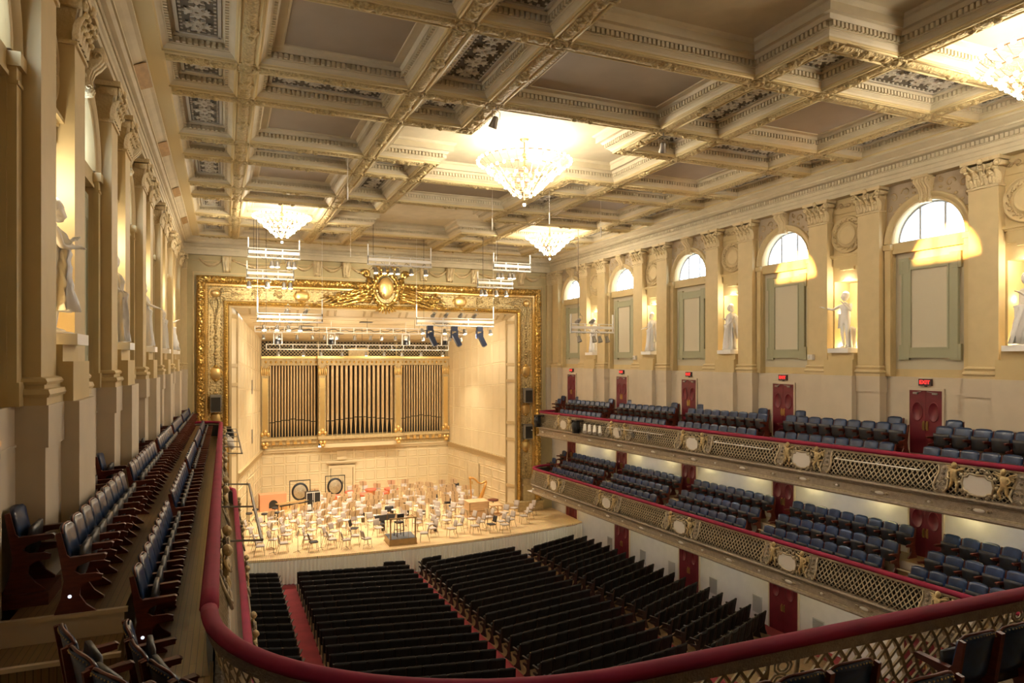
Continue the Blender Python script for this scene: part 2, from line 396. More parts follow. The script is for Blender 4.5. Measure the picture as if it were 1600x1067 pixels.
# ---- ceiling with coffers
def inset_poly(P, d):
    # axis-aligned CCW polygon inset by d
    n = len(P); out = []
    for i in range(n):
        a = Vector(P[i-1]); c = Vector(P[i]); e = Vector(P[(i+1) % n])
        d1 = (c-a).normalized(); d2 = (e-c).normalized()
        n1 = Vector((-d1.y, d1.x)); n2 = Vector((-d2.y, d2.x))
        out.append((c.x+d*(n1.x+n2.x if abs(n1.dot(n2)) < .5 else n1.x), c.y+d*(n1.y+n2.y if abs(n1.dot(n2)) < .5 else n1.y)))
    return out
BW = .25
def coffer(b, P, grille=False, big=False):
    prof = [(0, 0), (0, .03), (.03, .045), (.05, .08), (.10, .12), (.12, .13), (.12, .145), (.155, .15), (.155, .285), (.23, .285), (.24, .30), (.27, .34), (.29, .36)]
    if len(P) > 4: prof += [(.40, .36), (.40, .54), (.46, .57), (.50, .62)]
    elif big: prof += [(.44, .36), (.45, .345), (.49, .345), (.50, .37)]
    prev = [(x, y, ZC) for x, y in P]
    b.m = 0
    for (i0, z0), (i1, z1) in zip(prof, prof[1:]):
        A = inset_poly(P, i0); B = inset_poly(P, i1); n = len(P)
        b.m = 3 if z1 <= .05 else 0
        for k in range(n):
            b.poly([(*A[k], ZC+z0), (*A[(k+1) % n], ZC+z0), (*B[(k+1) % n], ZC+z1), (*B[k], ZC+z1)])
    # top panel
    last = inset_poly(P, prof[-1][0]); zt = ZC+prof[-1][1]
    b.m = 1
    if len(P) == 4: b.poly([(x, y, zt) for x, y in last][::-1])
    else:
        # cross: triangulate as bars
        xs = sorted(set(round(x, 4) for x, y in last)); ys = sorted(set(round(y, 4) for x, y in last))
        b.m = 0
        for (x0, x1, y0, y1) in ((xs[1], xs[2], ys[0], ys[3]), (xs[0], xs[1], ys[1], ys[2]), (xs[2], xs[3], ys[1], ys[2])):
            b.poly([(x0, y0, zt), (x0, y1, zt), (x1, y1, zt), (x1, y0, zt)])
    # dentils
    b.m = 0
    A = inset_poly(P, .15); n = len(P)
    for k in range(n):
        a = Vector(A[k]); c = Vector(A[(k+1) % n]); L = (c-a).length; d = (c-a).normalized(); nn = Vector((-d.y, d.x))
        cnt = int(L/.115)
        for j in range(cnt):
            s0 = (j+.22)*L/cnt; s1 = (j+.80)*L/cnt
            p0 = a+d*s0; p1 = a+d*s1; q0 = p0+nn*.0; q1 = p1+nn*.0; p0 = p0; p1 = p1; q0 = q0+nn*.075; q1 = q1+nn*.075
            z0, z1 = ZC+.165, ZC+.275
            i = [b.p(v) for v in ((p0.x,p0.y,z0),(p1.x,p1.y,z0),(q1.x,q1.y,z0),(q0.x,q0.y,z0),(q0.x,q0.y,z1),(q1.x,q1.y,z1))]
            j4 = b.p((p0.x,p0.y,z1)); j5 = b.p((p1.x,p1.y,z1))
            b.face((i[0], i[1], i[2], i[3])); b.face((i[3], i[2], i[5], i[4])); b.face((i[0], i[3], i[4], j4)); b.face((i[1], j5, i[5], i[2]))
    if grille:
        Q = inset_poly(P, .30); x0 = min(p[0] for p in Q); x1 = max(p[0] for p in Q); y0 = min(p[1] for p in Q); y1 = max(p[1] for p in Q)
        zg = zt-.045
        b.m = 4
        b.box(x0, x1, y0, y0+.07, zg, zt); b.box(x0, x1, y1-.07, y1, zg, zt); b.box(x0, x0+.07, y0, y1, zg, zt); b.box(x1-.07, x1, y0, y1, zg, zt)
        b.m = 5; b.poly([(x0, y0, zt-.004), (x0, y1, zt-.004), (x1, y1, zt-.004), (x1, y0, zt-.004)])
        b.m = 4
        def ring(cx, cy, r, w, n=12, a0=0, a1=2*PI):
            R = []
            m = n
            for k in range(m+1):
                a = a0+(a1-a0)*k/m
                c_, s_ = math.cos(a), math.sin(a)
                R.append([(cx+(r-w)*c_, cy+(r-w)*s_, zt), (cx+(r-w*.6)*c_, cy+(r-w*.6)*s_, zg), (cx+(r+w*.6)*c_, cy+(r+w*.6)*s_, zg), (cx+(r+w)*c_, cy+(r+w)*s_, zt)])
            b.rings(R, closed=False)
        X0, X1, Y0, Y1 = x0+.15, x1-.15, y0+.15, y1-.15
        # inner key border
        nb = max(2, int((X1-X0)/.16))
        for k in range(nb):
            cx = X0+(k+.5)*(X1-X0)/nb
            for yy in (y0+.12, y1-.12): b.box(cx-.03, cx+.03, yy-.025, yy+.025, zg+.01, zt)
        nb = max(2, int((Y1-Y0)/.16))
        for k in range(nb):
            cy = Y0+(k+.5)*(Y1-Y0)/nb
            for xx in (x0+.12, x1-.12): b.box(xx-.025, xx+.025, cy-.03, cy+.03, zg+.01, zt)
        w_, h_ = X1-X0, Y1-Y0
        nx = max(1, round(w_/.62)); ny = max(1, round(h_/.62)); tx, ty = w_/nx, h_/ny
        for i in range(nx):
            for j in range(ny):
                cx, cy = X0+(i+.5)*tx, Y0+(j+.5)*ty; r = min(tx, ty)*.5
                ring(cx, cy, r*.26, .042, 9)
                for a in range(4):
                    aa = a*PI/2+PI/4; ex, ey = cx+math.cos(aa)*r*.62, cy+math.sin(aa)*r*.62
                    ring(ex, ey, r*.30, .040, 7, aa+.6, aa+2*PI-.6)
                    aa = a*PI/2; ex, ey = cx+math.cos(aa)*r*.68, cy+math.sin(aa)*r*.68
                    pts = [(cx+math.cos(aa)*r*.3, cy+math.sin(aa)*r*.3), (ex-math.sin(aa)*r*.17, ey+math.cos(aa)*r*.17), (cx+math.cos(aa)*r*1.0, cy+math.sin(aa)*r*1.0), (ex+math.sin(aa)*r*.17, ey-math.cos(aa)*r*.17)]
                    b.prism(pts, lambda u, v, w: (u, v, w), zg, zt, cap=False); b.poly([(u, v, zg) for u, v in pts][::-1])
GX = [.70, 2.45, 6.42, 8.52, 13.88, 15.98, 19.95, 21.70]       # beam lines along X
GXW = [0, 1, 0, 1, 0, 1, 0]
b = MB()
cells = []
rows = []
for k, w in enumerate(WC):
    cross = (k % 2 == 0)      # WC[0] = -3.06, [2] = 8.98, [4] = 21.02, [6] = 33.06
    rows.append((w, cross))
HW = 1.93
YEND = YD-.95
def cellrect(x0, x1, y0, y1, e0=False, e1=False):
    return [(x0, y0), (x1, y0), (x1, y1), (x0, y1)]
def xr(i):
    x0 = GX[i]+(BW if i > 0 else .0); x1 = GX[i+1]-(BW if i+1 < 7 else .0); return x0, x1
Ycut = -2.9
# beam underside: full sheet minus openings, built from a grid of strips
openings = []
for k, (w, cross) in enumerate(rows):
    y0, y1 = w-HW+BW, w+HW-BW          # wide row
    z0, z1 = w+HW+BW, w+BAY-HW-BW      # narrow row after it
    for i in range(7):
        x0, x1 = xr(i)
        if cross and i in (2, 3, 4): pass
        else:
            yy0 = max(y0, Ycut); yy1 = min(y1, YEND)
            if yy1-yy0 > .9: openings.append((cellrect(x0, x1, yy0, yy1), not (GXW[i]), GXW[i] == 1))
        nextcross = (k+1 < len(rows) and rows[k+1][1])
        if i == 3: continue            # centre column between wide rows belongs to the cross
        yy0 = max(z0, Ycut); yy1 = min(z1, YEND)
        if yy1-yy0 > .9: openings.append((cellrect(x0, x1, yy0, yy1), True, False))
    if cross and w > -2:
        ex = HW+.0+2*.0
        xa, xb, xc_, xd = GX[2]+BW, GX[3]+BW, GX[4]-BW, GX[5]-BW
        ya, yb, yc, yd = w-(BAY-HW)+BW, w-HW+BW, w+HW-BW, w+(BAY-HW)-BW
        P = [(xb, ya), (xc_, ya), (xc_, yb), (xd, yb), (xd, yc), (xc_, yc), (xc_, yd), (xb, yd), (xb, yc), (xa, yc), (xa, yb), (xb, yb)]
        openings.append((P, False, True))
# grid fill of undersides
xs = sorted(set([XL-.3, XR+.3]+[round(p[0], 4) for P, g_, big in openings for p in P]))
ys = sorted(set([YB, YD]+[round(p[1], 4) for P, g_, big in openings for p in P]))
def inside(P, x, y):
    c_ = False; n = len(P)
    for i in range(n):
        x0, y0 = P[i-1]; x1, y1 = P[i]
        if (y0 > y) != (y1 > y) and x < (x1-x0)*(y-y0)/(y1-y0)+x0: c_ = not c_
    return c_
for i in range(len(xs)-1):
    run = None
    for j in range(len(ys)-1):
        cx, cy = (xs[i]+xs[i+1])/2, (ys[j]+ys[j+1])/2
        solid = not any(inside(P, cx, cy) for P, g_, big in openings)
        if solid and run is None: run = ys[j]
        if (not solid or j == len(ys)-2) and run is not None:
            ye = ys[j+1] if solid else ys[j]
            b.m = 3; b.poly([(xs[i], run, ZC), (xs[i], ye, ZC), (xs[i+1], ye, ZC), (xs[i+1], run, ZC)]); run = None
for P, g_, big in openings: coffer(b, P, g_, big)
# ornament on the beam soffits: sunk garland, edge beads, rosettes, shields
b.smooth = True
xl = [g for g in GX[1:7]]
yl = []
for w, c_ in rows: yl += [w-HW, w+HW]
yl = [y for y in yl if Ycut < y < YEND+.2]
def soffit_h(a, c, axis):
    # half-round garland from a to c
    a = Vector(a); c = Vector(c); d = (c-a); L = d.length; d.normalize(); n_ = Vector((-d.y, d.x, 0))
    if L < .3: return
    k = max(3, int(L/.16)); R = []
    b.m = 2
    for i in range(k+1):
        p = a+d*(L*i/k); r = .13+.012*math.sin(i*2.4)
        R.append([p+n_*r*math.cos(t)+Vector((0, 0, -r*.38*math.sin(t))) for t in [PI*q/5 for q in range(6)]])
    b.rings(R, closed=False)
    for s_ in (-.2, .2):
        b.m = 3
        b.tube([a+n_*s_+Vector((0,0,-.005)), c+n_*s_+Vector((0,0,-.005))], .028, 5)
    if L > 1.2:
        b.m = 2
        mid = (a+c)/2
        b.ball((mid.x, mid.y, mid.z-.02), (.18, .18, .07), 10, 6)
        for e in (a+d*.18, c-d*.18): b.ball((e.x, e.y, e.z-.01), (.14, .14, .06), 8, 4)
        for s_ in (-1, 1): b.ball(tuple(mid+d*.25*s_+Vector((0,0,-.04))), (.09, .09, .08), 8, 4)
def is_solid(x, y): return not any(inside(P, x, y) for P, g_, big in openings)
for x in xl:
    yy = sorted(yl+[Ycut, YEND])
    for y0, y1 in zip(yy, yy[1:]):
        if is_solid(x, (y0+y1)/2): soffit_h((x, y0+.22, ZC), (x, y1-.22, ZC), 0)
xx = [GX[0]]+xl+[GX[7]]
for y in yl:
    for i, (x0, x1) in enumerate(zip(xx, xx[1:])):
        if is_solid((x0+x1)/2, y): soffit_h((x0+(.22 if i else .05), y, ZC), (x1-(.22 if i < 6 else .05), y, ZC), 1)
for x in xl:
    for y in yl:
        if is_solid(x, y):
            b.m = 2; zc_ = ZC-.012
            b.smooth = True
            b.lathe([(.21, .02), (.205, -.035), (.17, -.05), (.15, -.02), (.11, -.02), (.085, -.06), (.04, -.075), (.005, -.08)], 12, (x, y, zc_))
            b.smooth = False
            b.m = 3
            for s_ in (-1, 1):
                b.box(x-.25, x+.25, y+s_*.24-.015, y+s_*.24+.015, ZC-.03, ZC); b.box(x+s_*.24-.015, x+s_*.24+.015, y-.25, y+.25, ZC-.03, ZC)
            b.smooth = True
tag(b.build('ceiling', [M['ceil'], M['ceil_pan'], M['ceil_gold'], M['ceil_edge'], M['grille'], M['grille_back']]), kind='structure')
# roof slab over the coffers
b = MB(); b.box(XL-1, XR+1, YB, 53, 19.55, 19.8); tag(b.build('trim_1', [M['dark']]), kind='structure')

# ---- entablature and cornice round the hall
prof = [(.36, 17.27), (.36, 17.40), (.39, 17.40), (.39, 17.52), (.43, 17.55), (.43, 17.66), (.38, 17.70), (.38, 17.86), (.52, 17.90), (.58, 17.96), (.62, 17.96), (.62, 18.02), (.70, 18.06), (.80, 18.12), (.88, 18.14), (.88, 18.21), (0, 18.21)]
def entab(name, A, B, into, side_mats, start=.36):
    b = MB(); A = Vector(A); B = Vector(B); I = Vector(into)
    b.sweep([(p[0], p[1]) for p in [(0, 17.27)]+prof], [(A, I, (0,0,1)), (B, I, (0,0,1))], closed=False)
    d = (B-A); L = d.length; d.normalize(); n = int(L/.135)
    for k in range(n):
        p = A+d*(L*(k+.5)/n)
        a0 = p-d*.048+I*.38; a1 = p+d*.048+I*.38; c0 = a0+I*.06; c1 = a1+I*.06
        i = [b.p(v) for v in (a0+Vector((0,0,17.72)), a1+Vector((0,0,17.72)), c1+Vector((0,0,17.72)), c0+Vector((0,0,17.72)), a0+Vector((0,0,17.85)), a1+Vector((0,0,17.85)), c1+Vector((0,0,17.85)), c0+Vector((0,0,17.85)))]
        for q in ((3,2,1,0),(3,7,6,2),(0,4,7,3),(1,2,6,5)): b.face([i[t] for t in q])
    return tag(b.build(name, [M['ceil']]), kind='structure')
entab('trim_2', (XL, YB, 0), (XL, YD, 0), (1, 0, 0), 0)
entab('trim_3', (XR, YB, 0), (XR, YD, 0), (-1, 0, 0), 0)
entab('trim_4', (XL, YD, 0), (XR, YD, 0), (0, -1, 0), 0)
# ================================================================ WALL FURNITURE
# pilaster: local +x into room
def pilaster_meshes():
    w = .43; b = MB()
    b.box(0, .36, -.5, .5, 7.6, 10.36); b.box(0, .40, -.53, .53, 10.36, 10.9)
    plinth = b.mesh('plinth', [M['wall_lo']])
    b = MB()
    b.box(0, .38, -.52, .52, 10.9, 11.0)
    pr = [(.40, 11.0), (.42, 11.04), (.40, 11.10), (.345, 11.11), (.345, 11.16), (.37, 11.165), (.385, 11.20), (.36, 11.24), (.31, 11.26)]
    R = []
    for d, z in pr:
        e = d-.30
        R.append([(0, -w-e, z), (d, -w-e, z), (d, w+e, z), (0, w+e, z)])
    b.rings(R, closed=False); b.poly(R[-1])
    base = b.mesh('base', [M['pil']])
    b = MB(); b.box(0, .30, -w, w, 11.2, 16.5)
    shaft = b.mesh('shaft', [M['pil']])
    b = MB(); b.box(0, .34, -w-.03, w+.03, 16.44, 16.5)
    R = []
    for k in range(6):
        t = k/5; e = .0+.10*t*t; z = 16.5+.62*t
        R.append([(0, -w-e+.04, z), (.27+e, -w-e+.04, z), (.27+e, w+e-.04, z), (0, w+e-.04, z)])
    b.rings(R, closed=False)
    b.box(0, .48, -w-.14, w+.14, 17.17, 17.28)
    b.smooth = True
    def leaf(y, z, h, wd, out, x0=.28):
        R = []
        for k in range(6):
            t = k/5; ww = wd*(.6+.5*math.sin(PI*min(t*1.1, 1)))*(1-.55*t**3)
            xx = x0+.03+out*t**2.2; zz = z+h*(t-.28*max(0, t-.7)**1.0*2)
            R.append([(xx-.04, y-ww, zz-.02), (xx+.03, y-ww*.5, zz), (xx+.055, y, zz+.01), (xx+.03, y+ww*.5, zz), (xx-.04, y+ww, zz-.02)])
        b.rings(R, closed=False)
        b.ball((x0+.03+out+.01, y, z+h*.86), (.05, wd*.7, .045), 7, 4)
    for y in (-.33, -.11, .11, .33): leaf(y, 16.5, .30, .11, .09)
    for y in (-.4, -.22, 0, .22, .4): leaf(y, 16.52, .5, .11, .13)
    for s_ in (-1, 1):
        for (rr, zz) in ((.10, 17.07),):
            b.tube([(.44+.02*math.cos(a)*0+.0, s_*(w+.03)+rr*(1-a/11)*math.cos(a), zz+rr*(1-a/11)*math.sin(a)) for a in [q*.7 for q in range(14)]], .032, 5)
        b.ball((.45, s_*(w+.03), 17.07), (.05, .05, .05), 7, 5)
        b.tube([(.34, s_*.10, 16.8), (.40, s_*.22, 16.95), (.44, s_*.36, 17.10)], [.02, .035, .045], 5)
        b.tube([(.36, s_*.04, 16.85), (.40, s_*.09, 17.0), (.42, s_*.10, 17.1), (.42, s_*.05, 17.12)], .025, 5)
        # side volutes
        b.tube([(x, s_*(w+.10), 17.07+.0) for x in (.1, .42)], .08, 7)
    b.ball((.47, 0, 17.2), (.07, .1, .09), 8, 5)
    cap = b.mesh('capital', [M['cap']])
    return plinth, base, shaft, cap
PM = pilaster_meshes()
NEARN = {0: 'nearest the camera', 1: 'second nearest the camera', 2: 'third from the camera', 3: 'fourth from the camera', 4: 'fifth from the camera', 5: 'nearest the stage'}
def wname(side): return 'left' if side < 0 else 'right'
for side in (-1, 1):
    ys = []
    for w in WC:
        for s_ in (-1, 1):
            y = w+s_*1.93
            if y > (2 if side < 0 else 6) and y < YD-.6: ys.append(y)
    ys.append(YD-.5) if YD-.5-ys[-1] > .9 else None
    for i, y in enumerate(reversed(ys)):
        r = local_root('pilaster', side, y, 0, label='tan corinthian pilaster on the %s wall, %s counting from the stage' % (wname(side), ordn(i+1)), cat='pilaster', group='pilasters along the side walls')
        for nm, me in zip(('plinth', 'base', 'shaft', 'capital'), PM): inst(nm, me, r)
# pilasters flanking the proscenium
for x, wd in ((-.12, 'left'), (22.28, 'right')):
    r = empty('pilaster', (x, YD, 0), -PI/2, 'narrow tan pilaster on the stage wall just %s of the gold frame' % wd, 'pilaster', 'pilasters beside the gold frame')
    for nm, me in zip(('plinth', 'base', 'shaft', 'capital'), PM):
        o = inst(nm, me, r); o.scale = (.6, .42, 1)

# windows -----------------------------------------------------------------
def window_meshes():
    out = {}
    N = 24
    def arch(pr, mats, a0=0, a1=PI, m=None, smooth=True):
        b = MB(); b.smooth = smooth
        R = []
        for k in range(N+1):
            a = a1+(a0-a1)*k/N
            R.append([(n, r*math.cos(a), SPR+r*math.sin(a)) for r, n in pr])
        b.rings(R, closed=False); return b
    b = arch([(RW, -.35), (RW, .04), (1.26, .06), (1.27, .03), (1.33, .04), (1.335, .08), (1.40, .08), (1.42, .12), (1.47, .12), (1.47, 0)], None)
    out['archivolt'] = b.mesh('archivolt', [M['pil']])
    b = arch([(1.16, -.30), (1.16, -.26), (1.22, -.26), (1.22, -.22)], None, smooth=False)
    # muntins
    for y in (-.42, .42): b.box(-.32, -.24, y-.04, y+.04, SPR, SPR+math.sqrt(1.2**2-.42**2))
    b.box(-.31, -.26, -1.18, 1.18, SPR, SPR+.07)
    b.tube([(-.285, .62*math.cos(a), SPR+.0+.62*math.sin(a)) for a in [PI*q/16 for q in range(0)]], .02) if False else None
    out['frame'] = b.mesh('window_frame', [M['joist']])
    b = MB()
    b.poly([(-.29, 1.19*math.cos(PI*k/N), SPR+1.19*math.sin(PI*k/N)) for k in range(N+1)])
    out['pane'] = b.mesh('window_pane', [M['glass']])
    # keystone: scrolled console
    b = MB(); b.smooth = True
    pr = [(.30, 17.27), (.36, 17.2), (.37, 17.1), (.30, 17.0), (.20, 16.9), (.15, 16.75), (.16, 16.62), (.2, 16.55), (.17, 16.47), (.08, 16.45)]
    for (y0, y1, e) in ((-.24, -.14, 0), (-.14, -.05, .025), (-.05, .05, .0), (.05, .14, .025), (.14, .24, 0)):
        R = [[(0, y0*(.62+.38*(z-16.45)/.82), z), (d+e, y0*(.62+.38*(z-16.45)/.82), z), (d+e, y1*(.62+.38*(z-16.45)/.82), z), (0, y1*(.62+.38*(z-16.45)/.82), z)] for d, z in pr]
        b.rings(R, closed=False, cap=True)
    for s_ in (-1, 1):
        b.tube([(.30+.07*math.cos(a)*(1-a/9), s_*.25, 17.12+.08*math.sin(a)*(1-a/9)) for a in [q*.7 for q in range(10)]], .02, 4)
        b.tube([(.15+.05*math.cos(a)*(1-a/9), s_*.17, 16.56+.05*math.sin(a)*(1-a/9)) for a in [q*.7 for q in range(9)]], .016, 4)
    b.box(0, .4, -.27, .27, 17.22, 17.30)
    out['keystone'] = b.mesh('keystone', [M['cap']])
    # spandrel relief scrolls
    b = MB(); b.smooth = True
    for s_ in (-1, 1):
        for (cy, cz, r0, t0) in ((.75, 16.95, .17, 0), (1.18, 16.85, .15, 1), (1.33, 16.5, .10, 2), (.48, 17.1, .1, 2)):
            b.tube([(.012, s_*(cy+r0*(1-a/8)*math.cos(a+t0)), cz+r0*(1-a/8)*math.sin(a+t0)) for a in [q*.55 for q in range(13)]], [.03*(1-q/16) for q in range(13)], 4)
        for q in range(7):
            a = q*.19+.5; rr = 1.62
            b.ball((.01, s_*rr*math.cos(a)*.9, SPR+rr*math.sin(a)), (.025, .07, .045), 6, 4)
    out['relief'] = b.mesh('spandrel_relief', [M['relief']])
    return out
WM = window_meshes()
wn = 0
for side in (-1, 1):
    for w in WC[1:]:
        wn += 1
        r = local_root('window_%d' % wn, side, w, 0, kind='structure')
        for nm, me in (('archivolt', 'archivolt'), ('window_frame', 'frame'), ('window_pane', 'pane'), ('keystone', 'keystone'), ('spandrel_relief', 'relief')):
            inst(nm, WM[me], r)
# green eared wall panels below the windows
b = MB()
def ring_rect(b, y0, y1, z0, z1, w, n0, n1):
    for (a, c, d, e) in ((y0, y1, z0, z0+w), (y0, y1, z1-w, z1), (y0, y0+w, z0+w, z1-w), (y1-w, y1, z0+w, z1-w)): b.box(n0, n1, a, c, d, e)
ring_rect(b, -.92, .92, 11.55, 14.70, .30, -.14, -.06)
for s_ in (-1, 1):
    for z0 in (11.45, 14.30):
        b.box(-.14, -.05, min(s_*.68, s_*1.04), max(s_*.68, s_*1.04), z0, z0+.5)
b.m = 1
ring_rect(b, -.95, .95, 11.52, 14.73, .04, -.14, -.045)
ring_rect(b, -.66, .66, 11.81, 14.44, .05, -.14, -.04)
frame_me = b.mesh('frame', [M['green'], M['green']])
b = MB(); b.box(-.14, -.09, -.62, .62, 11.85, 14.40); field_me = b.mesh('fabric_field', [M['cream']])
for side in (-1, 1):
    for i, w in enumerate(reversed(WC[2:])):
        r = local_root('wall_panel', side, w, 0, label='green eared frame round a cream field, %s window from the stage, %s wall' % (ordn(i+1), wname(side)), cat='wall panel', group='green framed panels under the windows')
        inst('frame', frame_me, r); inst('fabric_field', field_me, r)
# roundels over the niches
b = MB(); b.smooth = True
b.lathe_x([(.76, 0), (.76, .06), (.72, .10), (.69, .07), (.68, .05), (.43, .05), (.42, .09), (.38, .10), (.36, .06), (.30, .06), (.0, .07)], 36, (0, 0, 15.95), sy=.92, sz=.88)
rd = b.mesh('disc', [M['pil']])
b = MB(); b.smooth = True
for k in range(16):
    a = 2*PI*k/16; r0 = .555
    cy, cz = r0*.92*math.cos(a), 15.95+r0*.88*math.sin(a)
    b.tube([(.065, cy+.075*(1-q/7)*math.cos(q*.9+a), cz+.075*(1-q/7)*math.sin(q*.9+a)) for q in range(6)], .02, 4)
    b.ball((.06, r0*.92*math.cos(a+.2), 15.95+r0*.88*math.sin(a+.2)), .04, 6, 4)
rdo = b.mesh('wreath_relief', [M['relief']])
b = MB(); b.box(0, .03, -.66, .66, 16.72, 16.75); b.smooth = True; rdt = b.mesh('string_moulding', [M['wall']])
b = MB()
b.box(0, .16, -.66, .66, 15.18, 15.25); b.box(0, .10, -.63, .63, 15.12, 15.18); b.box(0, .07, -.56, .56, 14.78, 15.12); b.box(0, .07, -.30, .30, 14.68, 14.78); 
rdl = b.mesh('ledge_and_tablet', [M['wall']])
b = MB(); b.smooth = True
for s_ in (-1, 1):
    for cy, r0 in ((.3, .13), (.52, .09)): b.tube([(.02, s_*(cy+r0*(1-a/8)*math.cos(a)), 17.0+r0*(1-a/8)*math.sin(a)) for a in [q*.55 for q in range(12)]], .022, 4)
b.ball((.02, 0, 17.0), (.03, .15, .08), 8, 4)
b.tube([(.015, -.6+.1*k, 17.0+.05*math.sin(k)) for k in range(13)], .02, 4)
rds = b.mesh('scroll_relief', [M['relief']])
# statue pedestals
b = MB(); b.box(0, .58, -.66, .66, 7.6, 10.9); b.m = 1; b.box(0, .50, -.62, .62, 10.9, 11.46)
pd1 = b.mesh('shaft', [M['wall_lo'], M['wall']])
b = MB(); b.box(-.7, .36, -.55, .55, 11.46, 11.70); pd2 = b.mesh('cap_block', [M['wall']])
niche_lights = []
for side in (-1, 1):
    for i, n in enumerate(reversed([q for q in NC if 2 < q < YD-2])):
        r = local_root('roundel', side, n, 0, label='plaster wreath roundel above the %s niche from the stage, %s wall' % (ordn(i+1), wname(side)), cat='roundel', group='plaster roundels above the niches')
        inst('disc', rd, r); inst('wreath_relief', rdo, r); inst('ledge_and_tablet', rdl, r); inst('scroll_relief', rds, r); inst('string_moulding', rdt, r)
        r = local_root('statue_pedestal', side, n, 0, label='tan stepped pedestal under the %s statue from the stage, %s wall' % (ordn(i+1), wname(side)), cat='pedestal', group='statue pedestals along the side walls')
        inst('shaft', pd1, r); inst('cap_block', pd2, r)

# ---------------------------------------------------------------- figures
def bake_skin(name, verts, edges, radii, mats, sub=1, extra=None):
    me = bpy.data.meshes.new('tmp'); me.from_pydata(verts, edges, [])
    o = bpy.data.objects.new('tmp', me); COL.objects.link(o)
    sk = o.modifiers.new('s', 'SKIN'); sk.use_smooth_shade = True
    if not me.skin_vertices: me.skin_vertices  # layer made by the modifier
    lay = me.skin_vertices[0] if me.skin_vertices else None
    if lay is None:
        bm_ = __import__('bmesh').new(); bm_.from_mesh(me); bm_.verts.layers.skin.verify(); bm_.to_mesh(me); bm_.free(); lay = me.skin_vertices[0]
    for i, r in enumerate(radii):
        lay.data[i].radius = (r, r) if not isinstance(r, tuple) else r
    lay.data[0].use_root = True
    ss = o.modifiers.new('u', 'SUBSURF'); ss.levels = sub; ss.render_levels = sub
    dg = bpy.context.evaluated_depsgraph_get(); dg.update()
    m2 = bpy.data.meshes.new_from_object(o.evaluated_get(dg)); m2.name = name
    bpy.data.objects.remove(o); bpy.data.meshes.remove(me)
    for p in m2.polygons: p.use_smooth = True
    m2.materials.clear()
    for m in mats: m2.materials.append(m)
    return m2
def limb_body(pose, s=1.0):
    """pose: dict of joints; returns verts, edges, radii"""
    names = list(pose.keys()); V = [tuple(s*c for c in pose[n][0]) for n in names]; R = [pose[n][1]*s for n in names]
    E = [(names.index(pose[n][2]), names.index(n)) for n in names if pose[n][2]]
    return V, E, R
def head(b, c, s=.115, beard=False, hair='short', turn=0):
    cx, cy, cz = c
    def fn(q):
        q = q.copy()
        if q.x > .3:
            if abs(q.y) < .22 and -.45 < q.z < .15: q.x += .22*(1-abs(q.y)/.22)*(1-abs(q.z+.25)/.4)       # nose
            if .05 < q.z < .3: q.x += .05
            if abs(abs(q.y)-.35) < .18 and abs(q.z-.02) < .14: q.x -= .12                                    # eye sockets
            if abs(q.z+.52) < .08 and abs(q.y) < .3: q.x += .06                                           # mouth
            if q.z < -.72: q.x += .12
        if beard and q.z < -.35 and q.x > .1: q.x += .28; q.z -= .22
        return q
    def rot(p): return Vector((cx+(p[0]-cx)*math.cos(turn)-(p[1]-cy)*math.sin(turn), cy+(p[0]-cx)*math.sin(turn)+(p[1]-cy)*math.cos(turn), p[2]))
    ox = b.xf; b.xf = rot
    b.ball(c, (s*.95, s*.78, s*1.22), 20, 16, fn)
    def hf(q):
        k = 1+.10*noise.noise(q*4.5); return q*k
    b.ball((cx-.22*s, cy, cz+.28*s), (s*.95, s*.95, s*1.08), 16, 10, hf)
    if hair == 'bun': b.ball((cx-1.1*s, cy, cz+.2*s), s*.45, 8, 6, hf)
    if hair == 'long': b.ball((cx-.5*s, cy, cz-.6*s), (s*.75, s*.9, s*.95), 12, 8, hf)
    for s_ in (-1, 1): b.ball((cx, cy+s_*s*.8, cz-.05*s), (s*.22, s*.08, s*.28), 6, 5)
    b.xf = ox
def drape_cloth(b, levels, folds=11, amp=.035, seed=0, n=84, open_top=False):
    # levels: (z, cx, cy, rx, ry, twist, ampfactor)
    R = []
    for z, cx, cy, rx, ry, tw, af in levels:
        ring = []
        for k in range(n):
            a = 2*PI*k/n
            f = 1+(1.5*amp*af*((1-2*abs(math.sin(.5*(folds*a+tw*2.2+seed))))+.45*math.sin((folds*2-3)*a+3*tw+seed*1.7)))/max(rx, .1)
            ring.append((cx+rx*f*math.cos(a), cy+ry*f*math.sin(a), z))
        R.append(ring)
    o = b.smooth; b.smooth = True; b.rings(R, cap=True); b.smooth = o
def hand_bits(V, E, R, names, wrist, direction, s=1.0, side=1):
    # palm, four fingers and thumb chained off the wrist joint
    w = Vector(V[wrist]); d = Vector(direction).normalized(); up = Vector((0, 0, 1)) if abs(d.z) < .8 else Vector((1, 0, 0))
    l = d.cross(up).normalized(); n = l.cross(d).normalized()
    V.append(tuple(w+d*.075*s)); palm = len(V)-1; E.append((wrist, palm)); R.append(.026*s)
    for k, (off, ln) in enumerate(((-.027, .060), (-.009, .070), (.009, .067), (.026, .052))):
        V.append(tuple(w+d*.105*s+l*off*s)); a = len(V)-1; E.append((palm, a)); R.append(.0105*s)
        V.append(tuple(w+d*(.105+ln*.9)*s+l*off*1.15*s-n*.02*s)); E.append((a, len(V)-1)); R.append(.008*s)
    V.append(tuple(w+d*.07*s-l*.045*s*side)); a = len(V)-1; E.append((palm, a)); R.append(.012*s)
    V.append(tuple(w+d*.10*s-l*.055*s*side-n*.01*s)); E.append((a, len(V)-1)); R.append(.009*s)
